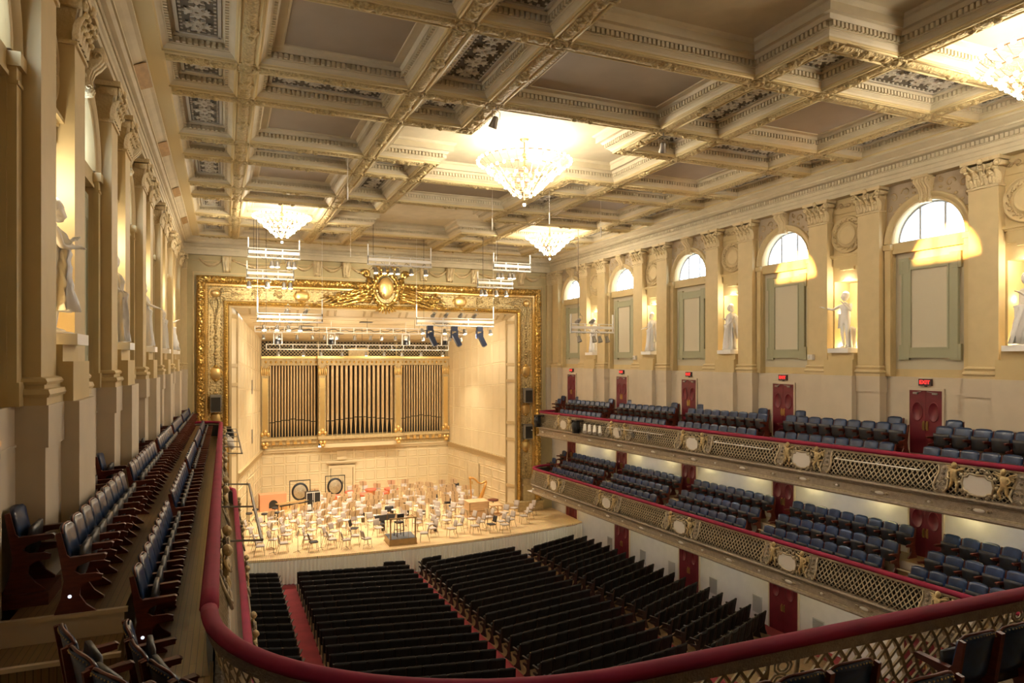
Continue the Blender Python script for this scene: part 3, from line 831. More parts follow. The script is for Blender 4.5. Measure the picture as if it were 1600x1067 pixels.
# statue variants; local +x faces out of the niche, feet at z=0; height about 2 m
def statue(kind):
    Hh = 2.0
    P = {'pelvis': ((0, 0, 1.05), .155, None), 'waist': ((0, .01, 1.22), .135, 'pelvis'), 'chest': ((.01, 0, 1.42), .165, 'waist'), 'neckb': ((0, 0, 1.58), .085, 'chest'), 'neck': ((.015, 0, 1.69), .055, 'neckb')}
    def arms(L, Rr):
        for nm, A, sg in (('L', L, 1), ('R', Rr, -1)):
            P['sh'+nm] = ((0, sg*.19, 1.54), .072, 'chest'); P['el'+nm] = (A[0], .05, 'sh'+nm); P['wr'+nm] = (A[1], .033, 'el'+nm)
    def legs(L, Rr):
        for nm, A, sg in (('L', L, 1), ('R', Rr, -1)):
            P['hip'+nm] = ((0, sg*.10, .96), .112, 'pelvis'); P['kn'+nm] = (A[0], .07, 'hip'+nm); P['an'+nm] = (A[1], .042, 'kn'+nm)
            P['toe'+nm] = ((A[1][0]+.17, A[1][1]+sg*.02, .035), .035, 'an'+nm)
    legs(((.08, .13, .54), (.04, .14, .08)), ((.02, -.12, .54), (-.06, -.12, .08)))
    beard = kind in (0, 4); hair = {1: 'bun', 5: 'long'}.get(kind, 'short')
    if kind == 0: arms(((.12, .27, 1.28), (.24, .10, 1.40)), ((.08, -.28, 1.27), (.28, -.12, 1.30)))
    elif kind == 1: arms(((-.02, .27, 1.26), (.10, .24, 1.02)), ((.0, -.27, 1.26), (.12, -.20, 1.10)))
    elif kind == 2: arms(((.08, .30, 1.32), (.22, .12, 1.58)), ((.10, -.46, 1.40), (.16, -.80, 1.50)))
    elif kind == 3: arms(((.14, .28, 1.30), (.34, .22, 1.42)), ((-.05, -.28, 1.27), (.0, -.28, 1.0)))
    elif kind == 4: arms(((.05, .30, 1.28), (.20, .18, 1.12)), ((.10, -.30, 1.30), (.34, -.30, 1.22)))
    else: arms(((.06, .28, 1.28), (.25, .30, 1.10)), ((.06, -.28, 1.28), (.24, -.1, 1.36)))
    V, E, R = limb_body(P)
    nm = list(P.keys())
    for s_, w_, e_ in ((1, 'wrL', 'elL'), (-1, 'wrR', 'elR')):
        hand_bits(V, E, R, nm, nm.index(w_), Vector(P[w_][0])-Vector(P[e_][0]), 1.15, s_)
    body = bake_skin('body', V, E, R, [M['marble']], 1)
    hb = MB(); head(hb, (.03, 0, 1.86), .135, beard, hair, {0: .15, 1: .5, 2: -.5, 3: .3, 4: .5, 5: -.4}[kind])
    hm = hb.mesh('head', [M['marble']])
    db = MB()
    if kind in (0,):      # himation: bare shoulder, shin length
        drape_cloth(db, [(.34, .03, 0, .27, .30, 2.2, 1.1), (.5, .02, 0, .25, .28, 2.0, 1.1), (.75, .02, 0, .23, .27, 1.5, .9), (1.0, .01, 0, .21, .26, .9, .8), (1.2, .01, 0, .20, .245, .3, .8), (1.36, .02, .02, .205, .25, -.3, .8), (1.5, .0, .08, .17, .20, -.8, .6), (1.6, -.02, .14, .11, .12, -1, .4)], 9, .05, 1)
    elif kind in (1, 4, 5):   # full length peplos / cloak
        drape_cloth(db, [(.03, .0, 0, .30, .33, 0, 1.3), (.25, .0, 0, .27, .30, .1, 1.3), (.6, .0, 0, .24, .27, .2, 1.2), (.95, .0, 0, .22, .26, .3, 1), (1.12, .0, 0, .235, .28, .3, 1.2), (1.2, .0, 0, .185, .22, .5, .7), (1.4, .01, 0, .205, .25, .8, .7), (1.54, .0, 0, .17, .22, 1, .4), (1.62, .0, 0, .09, .11, 1, .2)], 13 if kind == 1 else 10, .045, kind)
        if kind != 1: drape_cloth(db, [(.5, -.13, .05, .22, .30, .4, 1.5), (1.0, -.10, .05, .2, .30, .8, 1.2), (1.45, -.06, 0, .20, .28, 1.3, .8), (1.62, -.03, 0, .11, .14, 1.5, .4)], 8, .05, 3)
    elif kind == 2:           # nude with a tree stump behind
        drape_cloth(db, [(0, -.10, .16, .17, .16, 0, 1), (.3, -.10, .16, .13, .13, .5, 1), (.7, -.11, .17, .11, .12, 1, 1), (.78, -.11, .17, .04, .04, 1, .3)], 5, .04, 2)
        drape_cloth(db, [(.72, -.12, -.20, .10, .12, 0, 1), (.95, -.08, -.20, .08, .10, .5, 1), (1.25, -.05, -.22, .05, .07, 1, .8)], 6, .04, 5)
    else:                     # cloth round the hips
        drape_cloth(db, [(.05, .04, -.05, .30, .30, 1.6, 1.3), (.35, .03, -.03, .28, .29, 1.2, 1.3), (.7, .01, 0, .24, .27, .8, 1.1), (1.0, 0, 0, .21, .26, .2, .9), (1.1, 0, 0, .215, .265, 0, 1.1), (1.14, 0, 0, .16, .2, 0, .5)], 10, .05, 7)
    dm = db.mesh('drapery', [M['marble']])
    pb = MB(); pb.box(-.36, .40, -.44, .44, -.16, 0); pb.smooth = True
    pb.ball((0, 0, 0), (.34, .38, .05), 16, 6, lambda q: q*(1+.1*noise.noise(q*3)))
    pm = pb.mesh('plinth_slab', [M['marble']])
    return body, hm, dm, pm
STAT = {k: statue(k) for k in range(6)}
RS = {0: 3, 1: 2, 2: 4, 3: 1, 4: 2, 5: 5}
desc = {('r', 0): ('nude', None)}
right_kinds = [5, 4, 5, 2, 3, 0, 1]      # from the stage
left_kinds = [3, 1, 4, 1, 0, 3, 5]
LBL_R = ['small draped marble statue in the right wall niche nearest the stage', 'marble statue in a flat cap and long cloak, second right niche from the stage', 'bearded looking cloaked marble statue, third right niche from the stage', 'nude marble statue with one outstretched arm in a right wall niche', 'marble statue with bare chest and wrapped hips at the right picture edge', 'bearded robed statue in the right wall niche beyond the picture edge', 'robed statue in the right niche by the rear']
LBL_L = ['distant marble statue reaching out an arm, left niche nearest the stage', 'pale marble statue in the second left niche from the stage', 'marble statue in a cloak, third left niche from the stage', 'marble woman in a pleated peplos, second nearest of the left statues', 'large bearded marble philosopher in a draped robe, nearest left statue', 'marble statue in the left niche behind the camera', 'marble statue in the left niche at the rear']
LBL_R[2] = 'hooded marble statue wrapped in a cloak, third right niche from the stage'
for side, kinds, lbl in ((1, right_kinds, LBL_R), (-1, left_kinds, LBL_L)):
    for i, n in enumerate(reversed([q for q in NC if (5 if side > 0 else 9) < q < YD-2])):
        r = local_root('statue', side, n, 11.86, label=lbl[i], cat='statue', group='marble statues in the wall niches')
        k = kinds[i]
        yaw = r.rotation_euler.z
        for nm, me in zip(('body', 'head', 'drapery', 'plinth_slab'), STAT[k]):
            o = inst(nm, me, r, (.12, 0, 0)); o.rotation_euler = (0, 0, (.35 if side < 0 else -.35) if nm != 'plinth_slab' else 0)
            if side > 0 and k == 2: o.scale = (1, -1, 1) if False else (1, 1, 1); o.rotation_euler = (0, 0, 0)
        # up-lights behind the figure; side and head points added to brighten the marble
        xx = (XR+.35) if side > 0 else (XL-.35)
        for dy in (-.5, .5):
            lamp('niche_light', 'POINT', (xx, n+dy, 11.95), 22, (1, .74, .36), .06); lamp('niche_light', 'POINT', ((XR+.3) if side > 0 else (XL-.3), n+dy, 13.2), 6, (1, .88, .66), .06)
        lamp('niche_light', 'POINT', ((XR-.04) if side > 0 else (XL+.04), n, 14.2), 60, (1, .88, .66), .08)

# doors, signs, low seats at the doors, vents ---------------------------------
def door_mesh(h, w=1.1):
    out = []
    b = MB()
    b.box(0.04, .10, -w/2-.06, w/2+.06, h, h+.07)
    for s_ in (-1, 1): b.box(.04, .10, s_*(w/2+.03)-.03, s_*(w/2+.03)+.03, 0, h+.07)
    out.append(('door_frame', b.mesh('door_frame', [M['wall_lo']]), (0, 0, 0)))
    b = MB(); b.box(.04, .085, .005, w/2-.005, .01, h-.005)
    b.smooth = True
    b.lathe_x([(.21, 0), (.21, .012), (.19, .02), (.185, .008), (0, .014)], 20, (.085, w/4, h*.68), sy=.9, sz=1.5)
    leaf = b.mesh('door_leaf', [M['red_door']])
    b = MB(); b.box(.085, .10, .03, .09, .85, 1.15); b.tube([(.10, .06, .88), (.15, .06, .90), (.15, .06, 1.1), (.10, .06, 1.12)], .012, 5)
    pull = b.mesh('pull_handle', [M['brass']])
    b = MB(); b.box(.085, .14, .25, .40, h-.12, h-.06); b.obox((.12, .3, h-.07), (.16, .1, h-.03), .02, .02)
    closer = b.mesh('door_closer', [M['lampbody']])
    return out, leaf, pull, closer
DN = 0
def put_door(side, y, z, h):
    global DN
    DN += 1
    fr, leaf, pull, closer = DM[h]
    r = local_root('door_%d' % DN, side, y, z, kind='structure')
    inst('door_frame', fr[0][1], r)
    for s_ in (1, -1):
        o = inst('door_leaf', leaf, r); o.scale = (1, s_, 1)
        p = inst('pull_handle', pull, o); inst('door_closer', closer, o)
DM = {2.1: door_mesh(2.1), 2.12: door_mesh(2.12), 2.45: door_mesh(2.45, 1.5)}
def f1u(y): return rail_u(y)-.80
def f2u(y): return rail_u(y)-.22
for side in (-1, 1):
    for w in WC[2:]:
        put_door(side, w, 8.36, 2.12)
        if side > 0:
            put_door(side, w, rail_l(w)-.28+.0, 2.1)
            put_door(side, w, fz(w)-.02, 2.45)
# EXIT signs: letters from a font curve, converted to mesh
cu = bpy.data.curves.new('t', 'FONT'); cu.body = 'EXIT'; cu.size = .165; cu.extrude = .004; cu.align_x = 'CENTER'; cu.align_y = 'CENTER'; cu.space_character = 1.05; cu.offset = .004
to = bpy.data.objects.new('t', cu); COL.objects.link(to)
bpy.context.view_layer.update()
txt = bpy.data.meshes.new_from_object(to.evaluated_get(bpy.context.evaluated_depsgraph_get())); txt.name = 'exit_letters'
bpy.data.objects.remove(to); txt.materials.clear(); txt.materials.append(M['exitred'])
b = MB(); b.box(.04, .13, -.21, .21, -.11, .11); b.box(.04, .10, -.03, .03, -.14, .1); sign_me = b.mesh('housing', [M['exitbox']])
for side in (1, -1):
    for i, w in enumerate(reversed(WC[2:])):
        r = local_root('exit_sign', side, w, 10.74, label='red lit exit sign over the %s balcony door from the stage, %s wall' % (ordn(i+1), wname(side)), cat='sign', group='lit exit signs above the upper balcony doors')
        inst('housing', sign_me, r)
        inst('letters', txt, r, (.134, 0, 0), rot=(PI/2, 0, PI/2))
# louvred vents low on the right wall
b = MB()
b.box(.04, .06, -.27, .27, 0, .72)
for k in range(11): b.poly([(.06, -.24, .05+k*.058), (.06, .24, .05+k*.058), (.085, .24, .09+k*.058), (.085, -.24, .09+k*.058)])
vent = b.mesh('floor_vent', [M['vent']])
vy = [34.4, 31.0, 28.45, 25.3, 22.5, 19.3]
for i, y in enumerate(vy):
    o = inst('wall_vent', vent, None, (XR, y, fz(y)+.35), PI)
    tag(o, 'white louvred vent low on the right wall, %s from the stage' % ordn(i+1), 'vent', 'wall vents along the right aisle')
# small white box on the wall beside the statue with the outstretched arm
b = MB(); b.box(.30, .42, -.12, .12, -.1, .1); b.m = 1; b.smooth = True; b.ball((.42, -.05, 0), .05, 8, 6)
for y, lb in ((19.35, 'small white camera box on a right pilaster beside the statue with outstretched arm'), (31.3, 'small white camera box on a right pilaster beside the capped statue')):
    tag(b.build('camera_box', [M['white'], M['white']], None, (XR, y, 11.55), PI), lb, 'camera box', 'small white boxes on the right pilasters')
# ================================================================ PROSCENIUM AND STAGE
pf = empty('proscenium_frame', (XP, YD, 1.35), 0, 'wide carved gilded frame round the stage opening', 'frame')
HWO, HWI, HT, HTI = 10.55, 8.80, 14.80, 13.07      # half widths and heights above z=1.35
def frame_band(b, prof, caps=True):
    """profile: (t, y) where t=0 is outer edge, 1 inner edge; y<0 sticks out"""
    R = []
    for corner in ((-1, 0), (-1, 1), (1, 1), (1, 0)):
        ring = []
        for t, y in prof:
            hw = HWO+(HWI-HWO)*t; ht = HT+(HTI-HT)*t
            ring.append((corner[0]*hw, y, ht if corner[1] else 0.0))
        R.append(ring)
    b.rings(R, closed=False)
def band(name, prof, m_):
    b = MB(); frame_band(b, prof); return b.build(name, M[m_] if isinstance(m_, str) else m_, pf)
# carved outer roll
band('outer_roll', [(0, 0), (0, -.12), (.03, -.28), (.10, -.38), (.17, -.38), (.24, -.28), (.27, -.14), (.27, -.05)], 'gold_rough')
band('fillet', [(.27, -.05), (.27, -.16), (.30, -.16), (.30, -.12), (.33, -.12), (.33, -.02), (.335, .0)], 'gold_smooth')
band('field', [(.335, .0), (.36, .05), (.45, .07), (.72, .10), (.80, .06)], 'silvergilt')
band('inner_roll', [(.80, .06), (.80, -.02), (.83, -.12), (.88, -.15), (.93, -.10), (.95, 0), (.95, .05)], 'gold')
band('inner_fillet', [(.95, .05), (.98, .02), (1.0, .02), (1.0, .45), (1.03, .45), (1.03, .8)], 'stagetrim')
# carved lumps on the rolls
b = MB()
random.seed(3)
def lumps(t, y, step, size, b=b):
    hw = HWO+(HWI-HWO)*t; ht = HT+(HTI-HT)*t
    n = int(ht/step)
    for i in range(n):
        z = (i+.5)*ht/n
        for s_ in (-1, 1): yield (s_*hw, y, z)
    n = int(2*hw/step)
    for i in range(n): yield (-hw+(i+.5)*2*hw/n, y, ht)
for t, y in ((.08, -.36), (.17, -.37)):
    for (x, yy, z) in lumps(t, y, .21, .1):
        dx, dz = random.uniform(-.03, .03), random.uniform(-.03, .03)
        b.ball((x+dx, yy, z+dz), (random.uniform(.05, .10), .06, random.uniform(.06, .11)), 6, 4)
b.build('carved_leaves', M['gold_rough'], pf)
b = MB()
for (x, yy, z) in lumps(.88, -.14, .15, .06): b.ball((x, yy, z), (.055, .05, .055), 6, 4)
for (x, yy, z) in lumps(.32, -.14, .12, .06): b.ball((x, yy, z), (.03, .03, .03), 5, 3)
b.build('bead_row', M['gold'], pf)
# ornaments in the field
tF = .57; hwF = HWO+(HWI-HWO)*tF; htF = HT+(HTI-HT)*tF
b = MB(); b.smooth = True
def shield(x, z, w, h, name='shield', yy=.0):
    s = MB()
    s.ball((0, -.02, 0), (w, .13, h), 16, 10, lambda q: Vector((max(-.8, min(.8, q.x))*1.2, q.y, max(-.85, min(.85, q.z))*1.15)))
    s.m = 1; s.smooth = True
    s.tube([(w*1.12*math.cos(a)*(1+.08*math.cos(4*a)), .02, h*1.12*math.sin(a)*(1+.06*math.cos(4*a))) for a in [2*PI*k/20 for k in range(20)]], .05, 6, loop=True)
    s.ball((0, -.05, h*1.15), (.12, .08, .10), 8, 5); s.ball((0, -.05, -h*1.15), (.10, .07, .08), 8, 5)
    return s.build(name, [M['gold_smooth'], M['gold']], pf, (x, yy+.08, z))
for s_ in (-1, 1):
    for z in (9.3, 6.75, 4.3): shield(s_*hwF, z, .27, .34)
for x in (-4.9, 4.9): shield(x, htF, .38, .30)
for s_ in (-1, 1):
    # corner rosettes with acanthus
    c = MB(); c.smooth = True
    c.ball((0, -.1, 0), (.24, .16, .22), 14, 8)
    c.tube([(.33*math.cos(a), -.02, .30*math.sin(a)) for a in [2*PI*k/18 for k in range(18)]], .04, 5, loop=True)
    c.m = 1
    for sx, sz in ((1, 0), (0, -1)):
        for k in range(5):
            L_ = 1.5-.22*k; off = .15+.09*k
            pts = []
            for q in range(8):
                t = q/7
                u = .25+L_*t; v = (off*(1-.9*t)*math.sin(3.2*t+.4))*(1 if k % 2 else -1)
                pts.append((-s_*u*sx+(v if sz else 0), -.08, (v if sx else 0)+u*sz*(1)-0))
            c.tube(pts, [.075*(1-q/8.5) for q in range(8)], 5)
    for kk, (dx, dz) in enumerate(((-.35, -.28),)):
        c.tube([(s_*dx+.16*(1-q/12)*math.cos(q*.6), -.14, dz+.16*(1-q/12)*math.sin(q*.6)) for q in range(11)], .05, 5)
    c.build('corner_rosette', [M['gold_smooth'], M['silvergilt']], pf, (s_*hwF, .08, htF))
# pendants and scrolls down the posts and along the head
b = MB(); b.smooth = True
def pend(x, z, sc=1):
    for k in range(4): b.ball((x, .03, z-.18*k*sc), ((.14-.03*k)*sc, .08, .09*sc), 8, 5)
    b.ball((x, .0, z+.16*sc), (.07*sc, .07, .07*sc), 7, 5)
for s_ in (-1, 1):
    for z in (12.2, 11.3, 10.4, 8.2, 7.7, 5.7, 5.2, 3.2): pend(s_*hwF, z)
    for z in [2.9+.22*k for k in range(45)]:
        for e in (-1, 1): b.ball((s_*hwF+e*.27, .06, z), (.05, .05, .08), 5, 3)
    for k in range(2):
        for x0 in (2.2, 3.4, 6.2, 7.4):
            b.tube([(s_*(x0+.26*(1-q/14)*math.cos(q*.6)), .02, htF+.05*(-1)**k+.2*(1-q/14)*math.sin(q*.6)) for q in range(12)], .045, 5)
for q in range(60):
    x = -hwF+.8+q*(2*hwF-1.6)/59
    for e in (-1, 1): b.ball((x, .05, htF+e*.27), (.08, .05, .05), 5, 3)
b.build('scroll_relief', M['silvergilt'], pf)
# crest
cr = MB(); cr.smooth = True
cr.ball((0, -.42, 0), (.46, .18, .66), 20, 12)
crm = cr.build('crest_oval', M['gold_smooth'], pf, (0, 0, HT-.35))
cr = MB(); cr.smooth = True
cr.tube([(.58*math.cos(a), -.36, .80*math.sin(a)) for a in [2*PI*k/24 for k in range(24)]], .10, 7, loop=True)
for k in range(24): cr.ball((.70*math.cos(2*PI*k/24), -.36, .92*math.sin(2*PI*k/24)), .075, 6, 4)
for s_ in (-1, 1):
    cr.tube([(s_*(.95+.22*(1-q/13)*math.cos(q*.6)), -.3, .75+.22*(1-q/13)*math.sin(q*.6)) for q in range(12)], .09, 6)
    cr.tube([(s_*(.2+.35*t), -.3, .95+.18*math.sin(3*t)) for t in [q/6 for q in range(7)]], .10, 6)
    cr.tube([(s_*(.75), -.3, .6), (s_*.9, -.3, .1), (s_*.72, -.3, -.5)], [.14, .10, .08], 6)
    # spreading cornucopia wings
    for k in range(9):
        L_ = 1.9+.12*k
        cr.tube([(s_*(.7+L_*t), -.28-.06*math.sin(k), -.15-.10*k*.6-.22*t**1.4+.14*math.sin(5*t+k)) for t in [q/8 for q in range(9)]], [.12*(1-q/9.5) for q in range(9)], 5)
    for k in range(26):
        t = random.random(); cr.ball((s_*(.8+1.9*t), -.3, -.1-.7*t*random.random()-.1), random.uniform(.06, .12), 6, 4)
for k in range(7): cr.tube([(0, -.36, -.75), (.12*(k-3), -.4, -1.05), (.17*(k-3), -.36, -1.25+.05*abs(k-3))], [.07, .06, .03], 5)
cr.ball((0, -.4, 1.0), (.22, .14, .14), 10, 6)
head(cr, (0, -.42, -.92), .12, False, 'short', -PI/2)
_c = cr.build('crest_carving', M['gold_rough'], pf, (0, 0, HT-.45)); _c.scale = (1.25, 1, 1.2)
# plinths under the frame posts
for s_ in (-1, 1):
    b = MB()
    b.box(min(s_*8.75, s_*10.6), max(s_*8.75, s_*10.6), -.42, .3, 0, .55); b.box(min(s_*8.7, s_*10.65), max(s_*8.7, s_*10.65), -.48, .3, .55, .66); b.box(min(s_*9.25, s_*10.1), max(s_*9.25, s_*10.1), -.2, .1, .66, 2.1)
    b.build('plinth', M['organ'], pf)
# grey loudspeakers hung on the frame posts
for (x, z, lb) in ((XP-hwF, 8.95, 'grey loudspeaker on the left post of the gold frame'), (XP+hwF, 9.0, 'upper grey loudspeaker on the right post of the gold frame'), (XP+hwF, 6.6, 'lower grey loudspeaker on the right post of the gold frame')):
    r = empty('loudspeaker', (x, YD-.25, z), 0, lb, 'loudspeaker', 'loudspeakers on the gold frame')
    b = MB(); b.prism([(-.25, -.45), (.25, -.45), (.25, .42), (-.25, .5)], lambda u, v, w: (w, u*.8, v), -.27, .27); b.build('cabinet', M['grey'], r)
    b = MB(); b.box(-.24, .24, -.215, -.2, -.4, .38); b.build('grille', M['dark'], r)
    b = MB(); b.box(-.3, -.27, -.05, .05, -.2, .5); b.box(.27, .3, -.05, .05, -.2, .5); b.box(-.3, .3, .0, .3, .48, .52); b.build('bracket', M['lampbody'], r)
# brackets and festoons on the olive wall
cx_ = [2.1, 5.5, 7.05, 8.75, 13.55, 15.25, 16.9, 20.2]
cb = MB(); cb.smooth = True
pr = [(.34, 17.25), (.40, 17.12), (.40, 16.98), (.30, 16.85), (.18, 16.72), (.16, 16.6), (.20, 16.52), (.18, 16.44), (.05, 16.36)]
for y0, y1, e in ((-.24, -.12, 0), (-.12, .12, .03), (.12, .24, 0)):
    cb.rings([[(0, y0*(.75+.25*(z-16.36)/.9), z), (d+e, y0*(.75+.25*(z-16.36)/.9), z), (d+e, y1*(.75+.25*(z-16.36)/.9), z), (0, y1*(.75+.25*(z-16.36)/.9), z)] for d, z in pr], closed=False, cap=True)
cme = cb.mesh('console', [M['cap']])
for i, x in enumerate(cx_):
    tag(inst('console_bracket', cme, None, (x, YD, 0), -PI/2), 'scrolled plaster bracket above the gold frame, %s from the left' % ordn(i+1), 'bracket', 'plaster brackets above the gold frame')
fest = [(.7, 1.85), (2.4, 5.2), (5.75, 6.8), (7.3, 8.5), (9.0, 10.3), (12.0, 13.3), (13.8, 15.0), (15.5, 16.65), (17.15, 19.9), (20.45, 21.7)]
for i, (x0, x1) in enumerate(fest):
    b = MB(); b.smooth = True
    b.tube([(x0+(x1-x0)*t, -.06, 17.05-.32*math.sin(PI*t)) for t in [q/12 for q in range(13)]], [.04+.07*math.sin(PI*q/12) for q in range(13)], 7)
    for t in (.02, .98): b.ball((x0+(x1-x0)*t, -.06, 17.05), .08, 7, 5)
    tag(b.build('festoon', M['relief'], None, (0, YD, 0)), 'plaster leaf festoon above the gold frame, %s from the left' % ordn(i+1), 'festoon', 'plaster festoons above the gold frame')

# ---- stage platform with curved front
YBK = 51.2; BX0, BX1 = 4.35, 18.05
def front_y(x):
    t = (x-XC)/11.0
    return 36.05+1.25*t*t+.25*t**4
xs_ = [XL+.1+(XR-XL-.2)*k/40 for k in range(41)]
b = MB()
top = [(x, front_y(x), 1.35) for x in xs_]+[(XR-.1, YD, 1.35), (20.3, YD, 1.35), (BX1+.2, YBK, 1.35), (BX0-.2, YBK, 1.35), (2.1, YD, 1.35), (XL+.1, YD, 1.35)]
b.poly(top)
b.rings([[(x, y, z) for x, y, z in top], [(x, y, 1.25) for x, y, z in top]])
st = b.build('stage_platform', M['maple']); tag(st, 'pale maple stage platform with a curved front edge', 'stage')
b = MB(); b.smooth = True
n = 900; R0 = []; R1 = []
for k in range(n+1):
    x = XL+.1+(XR-XL-.2)*k/n; ph = k*.85+2.2*noise.noise(Vector((x*1.5, 0, 0)))
    R0.append((x, front_y(x)-.05-.012*math.sin(ph), 1.24)); R1.append((x, front_y(x)-.06-.045*math.sin(ph), fz(36)+.02))
b.rings([R0, R1], closed=False)
tag(b.build('stage_skirt', M['skirt']), 'white gathered cloth skirt along the curved stage front', 'skirt')

# ---- panelled stage shell (walls, canted sides, sloping ceiling)
def panel_wall(b, A, B, z0a, z1a, z0b, z1b, nx, rows, gap=.055, dep=.03, flip=1):
    """quad wall A->B (xy) with sunk panel mouldings; rows = fractions"""
    A = Vector((*A, 0)); B = Vector((*B, 0)); d = B-A; nn = Vector((-d.y, d.x, 0)).normalized()*flip
    def P(u, v, o=0): return tuple(A+d*u+nn*o+Vector((0, 0, (z0a+(z0b-z0a)*u)*(1-v)+(z1a+(z1b-z1a)*u)*v)))
    b.m = 0; b.poly([P(0, 0), P(1, 0), P(1, 1), P(0, 1)])
    L = d.length; Hh = (z1a-z0a+z1b-z0b)/2
    for i in range(nx):
        for v0, v1 in zip(rows, rows[1:]):
            gu = gap/L; gv = gap/Hh
            u0, u1 = i/nx+gu, (i+1)/nx-gu; a, c = v0+gv, v1-gv
            iu, iv = .03/L, .03/Hh
            o = [P(u0, a, 0), P(u1, a, 0), P(u1, c, 0), P(u0, c, 0)]; q = [P(u0+iu, a+iv, dep), P(u1-iu, a+iv, dep), P(u1-iu, c-iv, dep), P(u0+iu, c-iv, dep)]
            r = [P(u0+2*iu, a+2*iv, .006), P(u1-2*iu, a+2*iv, .006), P(u1-2*iu, c-2*iv, .006), P(u0+2*iu, c-2*iv, .006)]
            b.rings([o, q, r], closed=True); b.poly(r)
ZL = 5.05
rows_lo = [0, .12, .30, .52, .72, .88, 1]; rows_hi = [0, .16, .34, .52, .68, .84, 1]
b = MB(); panel_wall(b, (BX0, YBK), (BX1, YBK), 1.35, ZL, 1.35, ZL, 17, rows_lo, flip=-1)
b.box(BX0, BX1, YBK-.12, YBK, ZL-.22, ZL); b.box(BX0, BX1, YBK-.2, YBK, ZL-.05, ZL+.04)
b.poly([(BX0-.5, YBK+.8, ZL), (BX1+.5, YBK+.8, ZL), (BX1+.5, YBK+.8, 13.4), (BX0-.5, YBK+.8, 13.4)])
for _x, _d in ((BX0, -.5), (BX1, .5)): b.poly([(_x, YBK-.02, 1.3), (_x+_d, YBK+.82, 1.3), (_x+_d, YBK+.82, 13.5), (_x, YBK-.02, 13.5)])
tag(b.build('wall_stage_back', [M['stagewall']]), kind='structure')
for s_, nm in ((-1, 'wall_stage_left'), (1, 'wall_stage_right')):
    A = (2.63 if s_ < 0 else 19.53, YD+.8); B = (BX0 if s_ < 0 else BX1, YBK)
    b = MB()
    panel_wall(b, A, B, 1.35, ZL-.25, 1.35, ZL, 9, rows_lo, flip=s_)
    panel_wall(b, A, B, ZL-.25, 14.35, ZL, 13.1, 9, rows_hi, gap=.03, dep=.02, flip=s_)
    ax, ay = A; bx, by = B
    off = -s_*.10
    b.m = 1
    for zz, h_, w_ in ((ZL-.16, .28, .10), (ZL+.0, .08, .18)):
        b.prism([(ax, ay), (bx, by), (bx-s_*w_, by), (ax-s_*w_, ay)], lambda u, v, w: (u, v, w-.25*(1-(v-ay)/(by-ay))), zz-h_/2, zz+h_/2)
    # reveal strip next to the frame with sunk panels
    b.m = 0
    rx = 2.28 if s_ < 0 else 19.88
    b.poly([(rx, YD, 1.35), (ax, ay, 1.35), (ax, ay, 14.5), (rx, YD, 14.5)])
    dz = [1.7, 3.0, 6.1, 7.2, 10.0, 11.1, 13.9]
    b.m = 1
    for z in dz:
        b.prism([(rx, YD), (ax, ay), (ax-s_*.06, ay-.02), (rx-s_*.06, YD)], lambda u, v, w: (u, v, w), z-.1, z+.1)
    for (px, py) in ((rx, YD+.04), (ax, ay)): b.box(px-.07, px+.07, py-.05, py+.05, 1.35, 14.4)
    tag(b.build(nm, [M['stagewall'], M['stagetrim']]), kind='structure')
b = MB()
b.poly([(2.4, YD+.02, 14.42), (20.0, YD+.02, 14.42), (19.65, YD+.8, 14.1), (2.75, YD+.8, 14.1)])
b.poly([(2.75, YD+.8, 14.1), (19.65, YD+.8, 14.1), (BX1+.3, YBK+.2, 12.8), (BX0-.3, YBK+.2, 12.8)])
b.poly([(BX0-1, YBK+.2, 12.8), (BX1+1, YBK+.2, 12.8), (BX1+1, YBK+1, 12.7), (BX0-1, YBK+1, 12.7)])
for k in range(8):
    x = 3.4+k*2.2
    b.m = 1; b.obox((x-.1, YD+.1, 14.38), (x-.05, YD+.78, 14.10), .12, .06); b.obox((x+.35, YD+.1, 14.38), (x+.4, YD+.78, 14.10), .12, .06)
b.m = 0
for k in range(1, 7):
    y = YD+.8+k*1.2; z = 14.1-1.3*(k*1.2)/8.6
    b.box(3.2+.2*k, 19.2-.2*k, y-.015, y+.015, z-.02, z+.02)
b.m = 2
for (x, y) in ((4.3, 43.4), (6.9, 46.2), (7.0, 47.4), (10.4, 44.5), (12.6, 46.5), (15.4, 44.3), (9.2, 48.6)):
    z = 14.1-1.3*(y-YD-.8)/8.6; b.box(x-.4, x+.4, y-.25, y+.25, z-.05, z-.01)
tag(b.build('ceiling_stage', [M['stagewall'], M['stagetrim'], M['grey']]), kind='structure')
# stage doors
for (x, y, rz, w_) in ((9.9, YBK-.06, -PI/2, 1.9), (0, 0, 0, 0)):
    if w_:
        DN += 1
        r = empty('door_%d' % DN, (x, y, 1.35), rz, kind='structure')
        for s_ in (-1, 1):
            b = MB(); b.box(0, .06, min(0, s_*.78)+.01, max(0, s_*.78)-.01, 0, 2.15)
            for (a, c) in ((.15, .9), (1.0, 1.35), (1.45, 2.05)): b.box(.06, .085, s_*.39-.28, s_*.39+.28, a, c)
            o = b.build('door_leaf', M['stagewall'], r)
            b2 = MB(); b2.box(.06, .11, s_*.08-.02, s_*.08+.02, 1.0, 1.2); b2.build('door_handle', M['cable'], o)
        b = MB(); b.box(0, .08, -.95, .95, 2.15, 2.35); b.box(0, .2, -1.1, 1.1, 2.55, 2.65); b.box(0, .14, -1.0, 1.0, 2.45, 2.55); b.box(0, .10, -.95, -.82, 0, 2.15); b.box(0, .10, .82, .95, 0, 2.15)
        b.box(0, .06, -.35, .35, 2.75, 3.4)
        b.build('door_frame', M['stagewall'], r)
